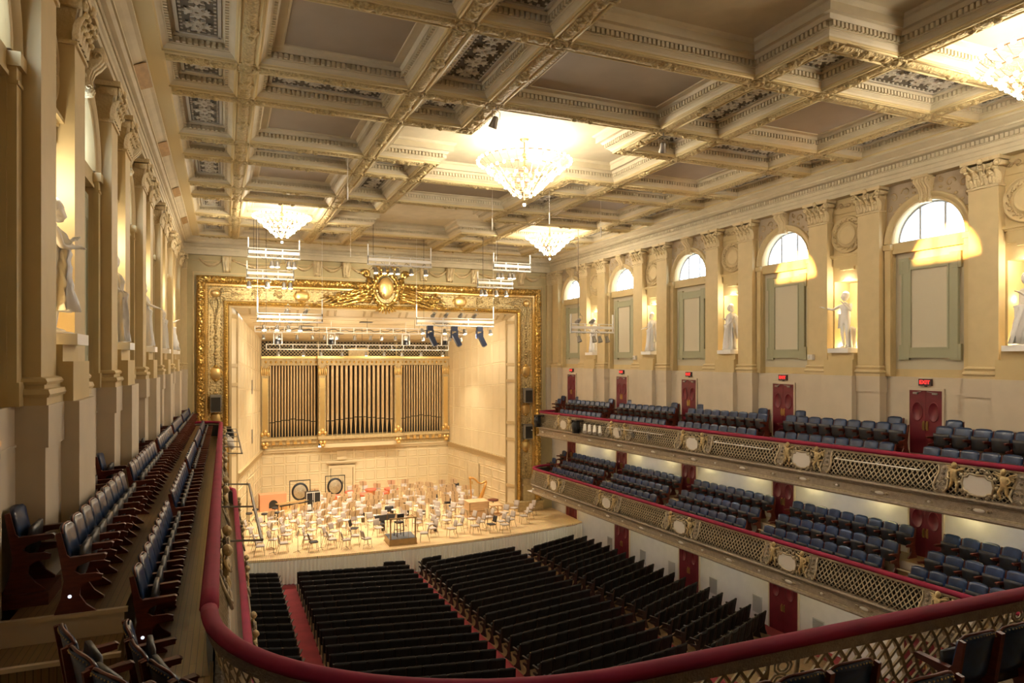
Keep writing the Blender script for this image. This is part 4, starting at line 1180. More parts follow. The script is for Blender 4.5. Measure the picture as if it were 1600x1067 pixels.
for (t, s_, z) in ((.52, 1, 1.35), (.45, -1, 1.35)):
    A = Vector((2.63 if s_ < 0 else 19.53, YD+.8)); B = Vector((BX0 if s_ < 0 else BX1, YBK)); c = A.lerp(B, t)
    DN += 1
    ang = math.atan2(B.y-A.y, B.x-A.x)+PI/2*(1 if s_ > 0 else -1)
    r = empty('door_%d' % DN, (c.x-s_*.06, c.y, z), ang, kind='structure')
    for q in (-1, 1):
        b = MB(); b.box(0, .06, min(0, q*.75)+.01, max(0, q*.75)-.01, 0, 2.5)
        for (a, c2) in ((.15, .95), (1.05, 1.45), (1.55, 2.4)): b.box(.06, .08, q*.375-.27, q*.375+.27, a, c2)
        o = b.build('door_leaf', M['stagewall'], r)
        b2 = MB(); b2.box(.06, .11, q*.08-.02, q*.08+.02, 1.0, 1.22); b2.build('door_handle', M['brass'], o)
    b = MB(); b.box(0, .09, -.85, .85, 2.5, 2.62); b.box(0, .09, -.85, -.76, 0, 2.5); b.box(0, .09, .76, .85, 0, 2.5); b.build('door_frame', M['stagewall'], r)
# dark slots in the left stage wall
for (t, z0, i) in ((.56, 9.2, 0), (.56, 6.0, 1)):
    x = 2.63+(BX0-2.63)*t; y = YD+.8+(YBK-YD-.8)*t
    b = MB(); b.box(-.0, .05, -.10, .10, 0, .9); b.m = 1
    for k in range(14): b.box(.05, .06, -.09, .09, .03+k*.06, .05+k*.06)
    tag(b.build('wall_vent', [M['grey'], M['lampbody']], None, (x+.01, y, z0), -.187), 'narrow grey vent slot in the left stage wall, %s one' % ('upper', 'lower')[i], 'vent', 'vent slots in the stage wall')

# ---- organ
og = empty('pipe_organ', (XC, YBK, 0), 0, 'gilded pipe organ case filling the back wall above the stage', 'organ')
def obx(name, boxes, m_, parent=og):
    b = MB()
    for q in boxes: b.box(*q)
    return b.build(name, M[m_], parent)
W2 = 6.85; CB = 2.65; YS, YC = -.10, -.55       # side bays and projecting centre bay front planes
# backs and returns
obx('case_back', [(-W2, W2, .5, .6, 5.1, 11.7)], 'dark')
obx('lower_case', [(-W2, -CB-.35, YS-.25, .5, 5.70, 5.88), (CB+.35, W2, YS-.25, .5, 5.70, 5.88), (-CB-.4, CB+.4, YC-.25, .5, 5.70, 5.92), (-W2, -CB-.3, YS, .5, 5.1, 5.4), (CB+.3, W2, YS, .5, 5.1, 5.4), (-CB-.3, CB+.3, YC-.1, .5, 5.42, 5.72), (-W2, -CB, YS-.12, .5, 5.4, 5.7), (CB, W2, YS-.12, .5, 5.4, 5.7)], 'organ')
obx('lower_shelf', [(-CB-.1, CB+.1, YC-.05, .4, 5.08, 5.40)], 'stagewall')
obx('upper_cornice', [(-W2, -CB-.35, YS-.1, .5, 11.0, 11.5), (CB+.35, W2, YS-.1, .5, 11.0, 11.5), (-CB-.4, CB+.4, YC-.1, .5, 11.0, 11.5)], 'organ')
obx('cornice_ledge', [(-W2-.02, -CB-.35, YS-.3, .5, 11.5, 11.66), (CB+.35, W2, YS-.3, .5, 11.5, 11.66), (-CB-.45, CB+.45, YC-.32, .5, 11.5, 11.68)], 'gold_smooth')
b = MB(); b.smooth = True
for (x0, x1, y) in ((-W2+.3, -CB-.5, YS-.12), (-CB-.1, CB+.1, YC-.12), (CB+.5, W2-.3, YS-.12)):
    n = int((x1-x0)/.32)
    for k in range(n+1): b.ball((x0+(x1-x0)*k/n, y, 11.24), (.08, .05, .09), 7, 4)
b.build('cornice_rosettes', M['gold'], og)
for (x0, x1) in ((-W2+.55, -CB-.7), (CB+.7, W2-.55)):
    for k in range(6):
        x = x0+(x1-x0)*(k+.5)/6; b = MB()
        b.prism([(-.0, 0), (-.16, 0), (-.22, .1), (-.22, .26), (0, .26)], lambda u, v, w, x=x: (x+w, YS-.12+u, 5.43+v), -.1, .1)
        b.build('modillion', M['gold_smooth'], og)
def organ_column(x, y):
    b = MB(); b.box(x-.24, x+.24, y-.12, .5, 5.9, 11.0)
    b.box(x-.28, x+.28, y-.17, y, 5.9, 6.2); b.m = 1; b.box(x-.17, x+.17, y-.145, y-.12, 6.35, 10.1)
    b.smooth = True
    for k in range(5): b.ball((x+(-.24+.12*k), y-.16, 10.55), (.06, .06, .3), 6, 5)
    for s_ in (-1, 1):
        b.tube([(x+s_*(.25-.12*0)+s_*.08*(1-q/12)*math.cos(q*.6), y-.18, 10.85+.1*(1-q/12)*math.sin(q*.6)) for q in range(10)], .035, 5)
        b.ball((x+s_*.2, y-.2, 6.15), (.12, .12, .16), 8, 6); b.ball((x+s_*.12, y-.3, 5.5), (.13, .13, .14), 8, 6)
    b.ball((x, y-.2, 6.3), (.14, .1, .2), 8, 6); b.ball((x, y-.3, 5.28), (.16, .14, .12), 8, 6)
    b.build('column', [M['organ'], M['gold_smooth']], og)
for x, y in ((-W2+.26, YS), (-CB-.1, YC), (CB+.1, YC), (W2-.26, YS)): organ_column(x, y)
def pipe_mesh(r, mz):
    """unit: foot from 0 to mz, mouth above, body to 5.1"""
    b = MB(); b.smooth = True
    b.lathe([(.02, 0), (.03, .05), (r, mz-.05), (r, mz), (r, 5.1)], 12)
    b.smooth = False; b.m = 1; b.box(-r*.9, r*.9, -r-.01, -r*.5, mz-.01, mz+.05)
    b.m = 0; b.smooth = True
    b.rings([[(-r*.62, -r-.012, mz+.05), (r*.62, -r-.012, mz+.05)], [(-r*.62, -r-.015, mz+.42), (r*.62, -r-.015, mz+.42)], [(0, -r-.012, mz+.62), (0, -r-.012, mz+.62)]], closed=False)
    return b.mesh('pipe', [M['pipe'], M['dark']])
for (x0, x1, y, n, zb) in ((-W2+.62, -CB-.55, .12, 16, 5.88), (-CB+.32, CB-.32, -.3, 15, 5.92), (CB+.55, W2-.62, .12, 16, 5.88)):
    sp = (x1-x0)/(n-1)
    pms = [pipe_mesh(sp*.33, 1.05+.22*(1-abs(q-3)/3)) for q in range(7)]
    for k in range(n):
        q = int(round(k/(n-1)*6)); inst('pipe', pms[q], og, (x0+k*sp, y, zb))
    tagb = MB(); 
# lattice grille above the organ
b = MB(); b.poly([(-W2, .75, 11.5), (W2, .75, 11.5), (W2, .75, 13.2), (-W2, .75, 13.2)]); b.build('grille_backing', M['dark'], og)
b = MB()
n = 58
for k in range(-8, n):
    for s_ in (-1, 1):
        x0 = -W2+k*.24; x1 = x0+1.5
        if s_ < 0: x0, x1 = x1, x0
        z0, z1 = 11.66, 13.16
        pa = [x0, z0]; pb = [x1, z1]
        def cl(p, q):
            if p[0] < -W2: t = (-W2-p[0])/(q[0]-p[0]); p = [-W2, p[1]+(q[1]-p[1])*t]
            if p[0] > W2: t = (W2-p[0])/(q[0]-p[0]); p = [W2, p[1]+(q[1]-p[1])*t]
            return p
        if max(x0, x1) <= -W2 or min(x0, x1) >= W2: continue
        a_ = cl(pa, pb); c_ = cl(pb, pa)
        b.obox((a_[0], .66+.02*s_, a_[1]), (c_[0], .66+.02*s_, c_[1]), .03, .045, up=(0, 1, 0))
b.build('lattice_grille', M['organ'], og)
obx('ledge_box', [(-.75, .75, .3, .6, 11.66, 12.3)], 'organ')
for _x in (-CB-.25, CB+.25): obx('grille_post', [(_x-.05, _x+.05, .5, .6, 11.6, 13.1)], 'organ')
# ================================================================ BALCONIES
LATP = [(.02, -.20), (.04, -.36), (.09, -.55), (.16, -.74), (.19, -.88), (.16, -1.0)]
def make_path(pts):
    """cumulative lengths and hall-side normals for a polyline running with the hall on its LEFT side"""
    P = [Vector((x, y, 0)) for x, y in pts]; L = [0]
    for a, c in zip(P, P[1:]): L.append(L[-1]+(c-a).length)
    N = []
    for i in range(len(P)):
        d = (P[min(i+1, len(P)-1)]-P[max(i-1, 0)]).normalized(); N.append(Vector((-d.y, d.x, 0)))
    return P, L, N
def path_at(path, s):
    P, L, N = path
    s = max(0, min(s, L[-1]-1e-6))
    lo, hi = 0, len(L)-1
    while hi-lo > 1:
        m_ = (lo+hi)//2
        if L[m_] <= s: lo = m_
        else: hi = m_
    t = (s-L[lo])/(L[hi]-L[lo]); return P[lo].lerp(P[hi], t), N[lo].lerp(N[hi], t).normalized()
def pt(path, s, rail, out, dz):
    p, n = path_at(path, s); return (p.x+n.x*out, p.y+n.y*out, rail(p.y)+dz)
def sweep_path(b, path, rail, prof, s0, s1, step=.5, closed=False):
    k = max(1, int((s1-s0)/step)); 
    b.rings([[pt(path, s0+(s1-s0)*i/k, rail, o, z) for o, z in prof] for i in range(k+1)], closed=closed, cap=closed)
def lattice(b, path, rail, s0, s1, pitch, wd, n_=4, prof=LATP, th=.012):
    def prof_at(t):
        x = t*(len(prof)-1); i = min(int(x), len(prof)-2); f = x-i
        return prof[i][0]+(prof[i+1][0]-prof[i][0])*f, prof[i][1]+(prof[i+1][1]-prof[i][1])*f
    Ht = .86
    k0 = int(-Ht/pitch)-1; k1 = int((s1-s0)/pitch)+1
    for k in range(k0, k1+1):
        for sg in (1, -1):
            sa = s0+k*pitch; sb = sa+Ht*.8
            if sg < 0: sa, sb = sb, sa
            # clip in t so that s stays inside
            t0, t1 = 0.0, 1.0
            for lim, ge in ((s0, True), (s1, False)):
                f0 = sa-lim; f1 = sb-lim
                if not ge: f0, f1 = -f0, -f1
                if f0 < 0 and f1 < 0: t0 = 2; break
                if f0 < 0: t0 = max(t0, -f0/(f1-f0))
                elif f1 < 0: t1 = min(t1, f0/(f0-f1))
            if t0 >= t1-.02: continue
            R = []
            for i in range(n_+1):
                t = t0+(t1-t0)*i/n_; s_ = sa+(sb-sa)*t; o, z = prof_at(t)
                e = th*(1.5 if sg > 0 else .5)
                R.append([pt(path, s_-wd, rail, o-th, z), pt(path, s_-wd, rail, o+e, z), pt(path, s_+wd, rail, o+e, z), pt(path, s_+wd, rail, o-th, z)])
            b.rings(R, closed=True)
# path going so that the hall is on the left: left wall side runs from stage to rear (hall on its left = +x)
def side_path(d, y_far, y_near, endr, side):
    # from near to far on the right side (hall on the left), far to near on the left side
    pts = []
    x = XC+side*d
    if side > 0:
        pts += [(x, y_near), (x, (y_near+y_far)/2), (x, y_far-endr)]
        for k in range(1, 9):
            a = PI/2*k/8; pts.append((x+endr*(1-math.cos(a)), y_far-endr+endr*math.sin(a)))
        pts.append((XR, y_far))
    else:
        pts.append((XL, y_far))
        for k in range(8, -1, -1):
            a = PI/2*k/8; pts.append((x-endr*(1-math.cos(a)), y_far-endr+endr*math.sin(a)))
        pts += [(x, (y_near+y_far)/2), (x, y_near)]
    return make_path(pts)
def cherub_mesh():
    P = {'pelvis': ((0, 0, .0), .09, None), 'belly': ((.0, .02, .12), .095, 'pelvis'), 'chest': ((0, .02, .24), .085, 'belly'), 'neck': ((0, .02, .33), .035, 'chest'),
         'sl': ((.09, .02, .28), .04, 'chest'), 'el': ((.22, .03, .33), .033, 'sl'), 'hl': ((.36, .04, .36), .022, 'el'),
         'sr': ((-.09, .02, .27), .04, 'chest'), 'er': ((-.18, .04, .17), .033, 'sr'), 'hr': ((-.12, .1, .08), .022, 'er'),
         'tl': ((.08, 0, -.04), .065, 'pelvis'), 'kl': ((.15, .08, -.20), .05, 'tl'), 'fl': ((.08, .05, -.36), .03, 'kl'), 'ftl': ((.13, .09, -.40), .022, 'fl'),
         'tr': ((-.07, 0, -.04), .065, 'pelvis'), 'kr': ((-.08, .06, -.22), .05, 'tr'), 'fr': ((-.18, .02, -.34), .03, 'kr'), 'ftr': ((-.24, .05, -.37), .022, 'fr')}
    V, E, R = limb_body(P); body = bake_skin('body', V, E, R, [M['cherub']], 1)
    b = MB(); head(b, (.02, .05, .43), .085, False, 'short', PI/2)
    b.smooth = True
    for s_ in (-1, 1):
        for k in range(4): b.tube([(s_*.03, -.05, .26-.02*k), (s_*(.16+.02*k), -.08, .34-.05*k), (s_*(.32-.03*k), -.06, .40-.09*k)], [.03, .045, .012], 5)
    # scarf
    b.tube([(-.3+.08*k, .02+.03*math.sin(k), -.02+.05*math.sin(k*1.3)) for k in range(8)], .022, 4)
    hm = b.mesh('head_and_wings', [M['cherub']])
    return body, hm
CHM = cherub_mesh()
b = MB(); b.smooth = True      # cartouche: local y = out of the fascia, x along
ol = [(.40, .0), (.36, .17), (.26, .19), (.20, .27), (.0, .25), (-.20, .27), (-.26, .19), (-.36, .17), (-.40, 0), (-.36, -.17), (-.26, -.19), (-.20, -.25), (0, -.28), (.20, -.25), (.26, -.19), (.36, -.17)]
b.smooth = False; b.prism(ol, lambda u, v, w: (u, w, v), -.02, .05)
b.smooth = True; b.m = 1
b.tube([(u*1.05, .04, v*1.05) for u, v in ol], .035, 5, loop=True)
for k, (u, v) in enumerate(ol): b.ball((u*1.22, .03, v*1.25), (.06, .04, .06), 6, 4)
for k in range(22):
    a = 2*PI*k/22; b.tube([(.60*math.cos(a)+.06*(1-q/7)*math.cos(q+a), .01, .40*math.sin(a)+.06*(1-q/7)*math.sin(q+a)) for q in range(6)], .016, 4)
for s_ in (-1, 1):
    for q0 in (.78, .98, 1.18): b.tube([(s_*(q0+.09*(1-q/9)*math.cos(q*.7)), -.02, -.12*(q0 > .9)+.10*(1-q/9)*math.sin(q*.7)) for q in range(8)], .02, 4)
for s_ in (-1, 1): b.tube([(s_*(.12+.10*(1-q/9)*math.cos(q*.7)), .05, .38+.08*(1-q/9)*math.sin(q*.7)) for q in range(8)], .022, 4)
cart_me = b.mesh('cartouche', [M['white'], M['bronze']])
b = MB(); b.smooth = True      # scrolled bracket
for s_ in (-1, 1):
    b.tube([(s_*.16, .04, -.2), (s_*.13, .07, -.4), (s_*.18, .14, -.6), (s_*.2, .23, -.8), (s_*.12, .26, -.93), (s_*.06, .24, -.86)], [.03, .03, .035, .035, .03, .02], 5)
    b.tube([(s_*(.07+.06*(1-q/9)*math.cos(q*.8)), .2, -.72+.06*(1-q/9)*math.sin(q*.8)) for q in range(8)], .018, 4)
b.m = 1; b.rings([[(-.15, o+.02, z), (.15, o+.02, z)] for o, z in LATP], closed=False)
for k in range(3): b.ball((0, .07+.04*k, -.3-.13*k), (.06, .03, .05), 6, 4)
brk_me = b.mesh('scroll_bracket', [M['bronze'], M['bronze_dk']])
b = MB(); b.smooth = True; b.ball((0, .0, 0), (.17, .03, .055), 10, 5); b.m = 1
for s_ in (-1, 1): b.tube([(s_*(.24+.07*(1-q/8)*math.cos(q*.8)), .01, .05*(1-q/8)*math.sin(q*.8)) for q in range(7)], .02, 4)
plq_me = b.mesh('plaque', [M['white'], M['bronze']])
b = MB(); b.smooth = True; b.m = 0; b.ball((0, 0, 0), .045, 8, 6, lambda q: Vector((q.x*(1-.6*max(0, q.z)), q.y, q.z*1.4)))
b.m = 1
for k in range(4): b.ball((.10*(-1)**k*.6, .05, -.04-.06*k), .02, 6, 4)
def balcony(level, side):
    d, rail = (9.4, rail_u) if level == 'upper' else (8.75, rail_l)
    yn = 8.2 if level == 'upper' else 6.0
    yf = 40.5
    path = side_path(d, yf, yn, 1.0 if level == 'upper' else 1.5, side)
    root = empty('balcony', (XC+side*d, 24, rail(24)-.8), 0, '%s %s balcony with a bulging gilt lattice front and crimson rail' % (level, wname(side)), 'balcony', None)
    TOT = path[1][-1]
    inv = Matrix.Translation(-root.location)
    def bld(name, b, mats):
        b.v = [(x-root.location.x, y-root.location.y, z-root.location.z) for x, y, z in b.v]
        return b.build(name, mats, root)
    # handrail
    b = MB(); b.smooth = True
    pr = [(.10*math.cos(a), -.07+.075*math.sin(a)) for a in [2*PI*k/10 for k in range(10)]]
    sweep_path(b, path, rail, pr, 0, TOT, .6 if True else 0, True); bld('handrail', b, [M['velvet']])
    b = MB(); sweep_path(b, path, rail, [(.03, -.13), (.05, -.16), (.04, -.21), (-.03, -.21), (-.05, -.13)], 0, TOT, .8, True); bld('top_moulding', b, [M['bronze']])
    b = MB(); sweep_path(b, path, rail, [(.12, -.98), (.22, -1.0), (.24, -1.04), (.22, -1.08), (.13, -1.10), (.12, -1.13), (.12, -1.46), (.15, -1.48), (.17, -1.53), (.14, -1.58), (.05, -1.60), (.05, -1.0)], 0, TOT, .8, True); bld('lower_band', b, [M['bronze_dk']])
    b = MB(); sweep_path(b, path, rail, [(-.04, -.2), (-.02, -.6), (.02, -1.0)], 0, TOT, .8); bld('fascia_backing', b, [M['dark']])
    # rope beads on the band
    b = MB()
    sweep_path(b, path, rail, [(.18, -1.14), (.14, -1.17), (.12, -1.17)], 0, TOT, .8); sweep_path(b, path, rail, [(.12, -1.42), (.145, -1.43), (.15, -1.47)], 0, TOT, .8)
    bld('bead_moulding', b, [M['bronze']])
    # y -> s
    def s_of(y): return (y-yn) if side > 0 else TOT-(y-yn)
    ncs = [n for n in NC if yn+1 < n < yf-2]
    marks = sorted(set([yn]+[n+e for n in ncs for e in (-1.02, 1.02)]+[yf-1.6]))
    for a, c in zip(marks, marks[1:]):
        if c-a < .3: continue
        b = MB(); s0, s1 = sorted((s_of(a), s_of(c))); lattice(b, path, rail, s0+.02, s1-.02, .165, .017); bld('lattice_panel', b, [M['bronze']])
    b = MB(); s0, s1 = sorted((s_of(yf-1.6), s_of(yf) if side > 0 else 0)); s1 = TOT if side > 0 else s1; s0 = 0 if side < 0 else s0
    lattice(b, path, rail, s0, s1, .165, .017); bld('lattice_panel', b, [M['bronze']])
    rz = PI/2 if side > 0 else -PI/2     # local +y -> towards the hall
    def put(name, me, y, out, dz, par=root, sc=None):
        return inst(name, me, par, (-side*out, y-24, rail(y)+dz-root.location.z), rz, sc)
    for n in ncs:
        put('cartouche', cart_me, n, .17, -.62, sc=(1, 1, 1))
        for e in (-1, 1):
            c = inst('cherub', CHM[0], root, (-side*.16, n+e*.66-24, rail(n)-.55-root.location.z), rz, (-e*side*.85, .85, .85))
            inst('wings', CHM[1], c)
            put('scroll_bracket', brk_me, n+e*1.02, 0, 0)
        put('plaque', plq_me, n, .135, -1.30)
    for w in WC:
        if yn+.5 < w < yf-1:
            put('plaque', plq_me, w, .135, -1.30)
            for e in (-1, 1): put('plaque', plq_me, w+e*1.6, .135, -1.30, sc=(.35, 1, .8))
    # decks and soffit
    b = MB(); X0 = XC+side*d; XWl = (XR if side > 0 else XL)
    if level == 'upper': st = [(0, -.80), (.92, -.80), (.92, -.22), (2.05, -.22)]
    else: st = [(0, -.85), (.95, -.85), (.95, -.48), (1.62, -.48), (1.62, -.05), (2.7, -.05)]
    ys_ = [yn if level == 'lower' else (9.1 if side < 0 else 9.1), yf-.3]
    b.m = 0
    for (o0, z0), (o1, z1) in zip(st, st[1:]):
        b.m = 1 if o0 == o1 else 0
        b.poly([(X0+side*o0, ys_[0], rail(ys_[0])+z0), (X0+side*o1, ys_[0], rail(ys_[0])+z1), (X0+side*o1, ys_[1], rail(ys_[1])+z1), (X0+side*o0, ys_[1], rail(ys_[1])+z0)])
    if level == 'upper':   # first tier continues to the cross aisle
        b.m = 0; b.poly([(X0, 8.2, rail(8.2)-.8), (X0+side*.92, 8.2, rail(8.2)-.8), (X0+side*.92, 9.1, rail(9.1)-.8), (X0, 9.1, rail(9.1)-.8)])
        b.m = 1; b.poly([(X0+side*.92, 9.1, rail(9.1)-.22), (XWl, 9.1, rail(9.1)-.22), (XWl, 9.1, rail(9.1)-.8), (X0+side*.92, 9.1, rail(9.1)-.8)])
        b.m = 0; b.box(min(X0+side*.92, XWl), max(X0+side*.92, XWl), 8.5, 9.1, rail(9)-.9, rail(9)-.50)
        b.m = 2; b.box(min(X0+side*.88, XWl), max(X0+side*.88, XWl), 9.07, 9.13, rail(9.1)-.25, rail(9.1)-.20); b.box(min(X0+side*.88, XWl), max(X0+side*.88, XWl), 8.47, 8.53, rail(9)-.54, rail(9)-.495)
    bld('deck', b, [M['woodfloor'], M['wall_lo'], M['nosing']])
    b = MB(); y0, y1 = yn-1 if level == 'upper' else yn, yf-.25
    b.rings([[(X0-side*.05, y, rail(y)-1.58), (XWl, y, rail(y)-1.50)] for y in (y0, 20, 30, y1)], closed=False); bld('soffit', b, [M['wall_ground']])
    # white step boxes in the aisles by the doors
    sb = MB()
    for w in WC:
        if w > 9.5 and w < yf-1.5:
            for (o, z) in ([(.72, -.62)] if level == 'upper' else [(.72, -.70), (1.45, -.30)]):
                sb.m = 1; x0, x1 = sorted((X0+side*(o-.02), X0+side*(o+.22))); zz = rail(w)+z; sb.box(x0, x1, w-.5, w+.1, zz-.25, zz)
                sb.m = 0; x0, x1 = sorted((X0+side*(o-.06), X0+side*(o-.0))); sb.box(x0, x1, w-.52, w+.12, zz-.01, zz+.02)
    bld('aisle_steps', sb, [M['nosing'], M['woodfloor']])
    # row-edge nosing
    return root
BAL = {}
for lv, sd in (('upper', 1), ('upper', -1), ('lower', 1), ('lower', -1)): BAL[(lv, sd)] = balcony(lv, sd)

# ---- rear part of the upper balcony round the camera
pts = [(1.8, 8.2)]
for k in range(1, 17):
    a = PI+PI/2*k/16; pts.append((5.3+3.5*math.cos(a), 8.2+3.1*math.sin(a)))
pts += [(8, 5.08), (11.2, 5.05), (14.4, 5.08)]
for k in range(0, 17):
    a = 1.5*PI+PI/2*k/16; pts.append((17.1+3.5*math.cos(a), 8.2+3.1*math.sin(a)))
RP = make_path(pts); RT = RP[1][-1]
rz0 = 8.83
def rail_r(y): return rz0
rb = empty('balcony', (XC, 5.0, 8.0), 0, 'dark rear balcony front with crimson rail curving across the foreground', 'balcony')
def bldr(name, b, mats):
    b.v = [(x-XC, y-5.0, z-8.0) for x, y, z in b.v]; return b.build(name, mats, rb)
b = MB(); b.smooth = True
sweep_path(b, RP, rail_r, [(.09*math.cos(a)+.0, -.07+.068*math.sin(a)) for a in [2*PI*k/14 for k in range(14)]], 0, RT, .2, True); bldr('handrail', b, [M['velvet']])
b = MB(); sweep_path(b, RP, rail_r, [(.03, -.13), (.05, -.16), (.04, -.25), (-.03, -.25), (-.05, -.13)], 0, RT, .3, True)
sweep_path(b, RP, rail_r, [(.12, -.98), (.22, -1.0), (.24, -1.04), (.12, -1.13), (.12, -1.46), (.17, -1.53), (.05, -1.60), (.05, -1.0)], 0, RT, .5, True); bldr('mouldings', b, [M['bronze_dk']])
s = .0
k = 0
while s < RT-.5:
    L_ = min(3.1, RT-s-.1)
    b = MB(); lattice(b, RP, rail_r, s+.05, s+L_, .19, .022, 5, th=.016)
    bldr('lattice_panel', b, [M['bronze']])
    # narrow scrolled panel and posts
    b = MB(); b.smooth = True
    s2 = s+L_; e = min(s2+.42, RT)
    for sp in (s2+.02, e-.02):
        b.tube([pt(RP, sp, rail_r, o+.01, z) for o, z in LATP], .025, 5)
    for q in range(4):
        for r_ in (.06, .10):
            cs, (o, z) = (s2+e)/2, (LATP[q+1][0], (LATP[q][1]+LATP[q+1][1])/2-.04)
            b.tube([pt(RP, cs+r_*math.cos(a)*1.1, rail_r, o, z+r_*.8*math.sin(a)) for a in [2*PI*t/9 for t in range(9)]], .014, 4, loop=True)
    bldr('scroll_panel', b, [M['bronze']])
    s += L_+.44; k += 1
# tiers behind the rear rail
b = MB()
tiers = [(0, 1.05, 7.90), (1.05, 1.95, 8.22), (1.95, 2.8, 8.75), (2.8, 3.6, 9.2), (3.6, 6.5, 9.65)]
sA = 1.2
for i, (o0, o1, z) in enumerate(tiers):
    s_start = 0 if i == 0 else sA
    n = 60; R = []
    b.m = 0
    R0 = []; 
    for q in range(n+1):
        ss = s_start+(RT-2*s_start)*q/n
        p, nn = path_at(RP, ss)
        def off(o):
            x, y = p.x-nn.x*o, p.y-nn.y*o
            return (max(XL, min(XR, x)), max(YB, y))
        R0.append([(*off(o0), z), (*off(o1), z)])
    b.rings(R0, closed=False)
    if i:
        b.m = 1; b.rings([[(a[0], a[1], z), (a[0], a[1], tiers[i-1][2])] for a, c in R0], closed=False)
        b.m = 2; b.tube([(a[0], a[1], z-.01) for a, c in R0], .025, 5)
# cross-aisle floor in the corner and end wall of the tiers
b.m = 0
for sx in (-1, 1):
    xa, xb = sorted((XC+sx*9.36, XR if sx > 0 else XL)); b.poly([(xa, 6.4, 8.02), (xb, 6.4, 8.02), (xb, 8.6, 8.02), (xa, 8.6, 8.02)])
bldr('tiers', b, [M['woodfloor'], M['wall_lo'], M['nosing']])
b = MB(); b.poly([(XL, YB, 7.2), (XR, YB, 7.2), (XR, 5.2, 7.2), (XL, 5.2, 7.2)]); b.poly([(XL, 5.2, 7.2), (2.4, 5.2, 7.2), (2.0, 8.5, 7.2), (XL, 8.5, 7.2)]); bldr('soffit', b, [M['wall_ground']])

# ================================================================ SEATS
def seat_meshes(kind):
    blue = kind == 'blue'
    h0, h1 = (.50, .97) if blue else (.30, .95)
    lea = M['leather'] if blue else M['black']; wood = M['mahog'] if blue else M['blackstrap']
    # backrest: padded front, leathered back, rounded top
    b = MB(); b.smooth = True
    nx, nz = 8, 7; W_ = .252 if blue else .266; PW = 7 if blue else 14; CR_ = .012 if blue else 0
    def yb(z): return -.02-.20*(z-h0)
    F = []; Bk = []
    for j in range(nz+1):
        t = j/nz; rf = []; rb_ = []
        for i in range(nx+1):
            u = -1+2*i/nx
            top = h1-.045*abs(u)**PW+CR_*math.cos(u*1.5)
            z = h0+(top-h0)*t; pad = .035*(1-abs(u)**4)*(math.sin(PI*min(1, max(0, t*.9+.08)))**.4)
            curve = .035*(u*u)
            rf.append((u*W_, yb(z)+curve+.012+pad, z)); rb_.append((u*W_, yb(z)+curve-.022-(.010*(1-abs(u)**4)), z))
        F.append(rf); Bk.append(rb_[::-1])
    R = [f+k_ for f, k_ in zip(F, Bk)]
    b.rings(R, closed=True, cap=True)
    bm1 = b.mesh('backrest', [lea])
    b = MB(); b.m = 0
    if blue:
        for i in range(13):
            u = -1+2*i/12; z = h1-.045*abs(u)**PW+CR_*math.cos(u*1.5)-.012
            b.ball((u*W_*.97, yb(z)+.035*u*u-.034, z-.008), .0085, 5, 3); 
        b.m = 1; b.smooth = True
        b.tube([(u*W_, yb(h1)+.035*u*u-.006, h1-.045*abs(u)**PW+CR_*math.cos(u*1.5)+.004) for u in [-1+2*i/10 for i in range(11)]], .013, 5)
    else:
        b.smooth = True; b.tube([(u*W_, yb(h1)+.035*u*u-.006, h1-.045*abs(u)**PW+.002) for u in [-1+2*i/6 for i in range(7)]], .007, 4)
    trim = b.mesh('top_trim', [M['stud'], wood] if blue else [M['blackstrap']])
    # folded seat
    b = MB(); b.smooth = True
    R = []
    for j in range(6):
        t = j/5; z = .36+.40*t; rr = .030*math.sin(PI*min(.97, max(.05, t)))**.5+.008
        y0 = .06+.05*t
        R.append([(-W_+.01, y0, z), (-W_+.03, y0+rr, z), (W_-.03, y0+rr, z), (W_-.01, y0, z), (W_-.01, y0-.03, z), (-W_+.01, y0-.03, z)])
    b.rings(R, closed=True, cap=True)
    cus = b.mesh('seat_cushion', [M['leather_dk'] if blue else M['black']])
    # cast/wood standard with flared foot and sweeping arm
    prof = [(-.16, 0), (.25, 0), (.25, .025), (.15, .11), (.085, .22), (.09, .30), (.15, .36), (.30, .375), (.315, .43), (.25, .455), (.09, .455), (.03, .50), (.07, .555), (.20, .60), (.34, .61), (.345, .655), (.10, .64), (.01, .64), (-.04, .69), (-.10, h1-.02), (-.15, h1-.03), (-.10, .60), (-.07, .40), (-.10, .20), (-.16, .04)]
    b = MB(); b.prism(prof, lambda u, v, w: (w, u, v), -.0175, .0175)
    std = b.mesh('side_standard', [wood])
    b = MB(); b.smooth = False
    b.prism([(-.005, .625), (.33, .645), (.355, .66), (.33, .675), (-.01, .66)], lambda u, v, w: (w, u, v), -.035, .035)
    arm = b.mesh('armrest', [wood])
    b = MB(); b.m = 0; b.box(-.024, -.0175, .02, .08, .28, .33); lab = b.mesh('floor_lamp', [M['stud']])
    return dict(backrest=bm1, top_trim=trim, seat_cushion=cus, side_standard=std, armrest=arm)
SM = {'blue': seat_meshes('blue'), 'black': seat_meshes('black')}
def one_mesh(kind, end):
    b = MB(); mats = []
    def add(me, dx=0):
        base = len(b.v)
        b.v += [(v.co.x+dx, v.co.y, v.co.z) for v in me.vertices]
        ids = []
        for m_ in me.materials:
            if m_ not in mats: mats.append(m_)
            ids.append(mats.index(m_))
        for p in me.polygons:
            b.f.append(tuple(base+i for i in p.vertices)); b.mi.append(ids[p.material_index]); b.sm.append(p.use_smooth)
    s = SM[kind]
    add(s['backrest']); add(s['seat_cushion'])
    if kind == 'black': add(s['top_trim'])
    add(s['side_standard'], -.27); add(s['armrest'], -.27)
    if end: add(s['side_standard'], .27); add(s['armrest'], .27)
    return b, mats
OB = {}
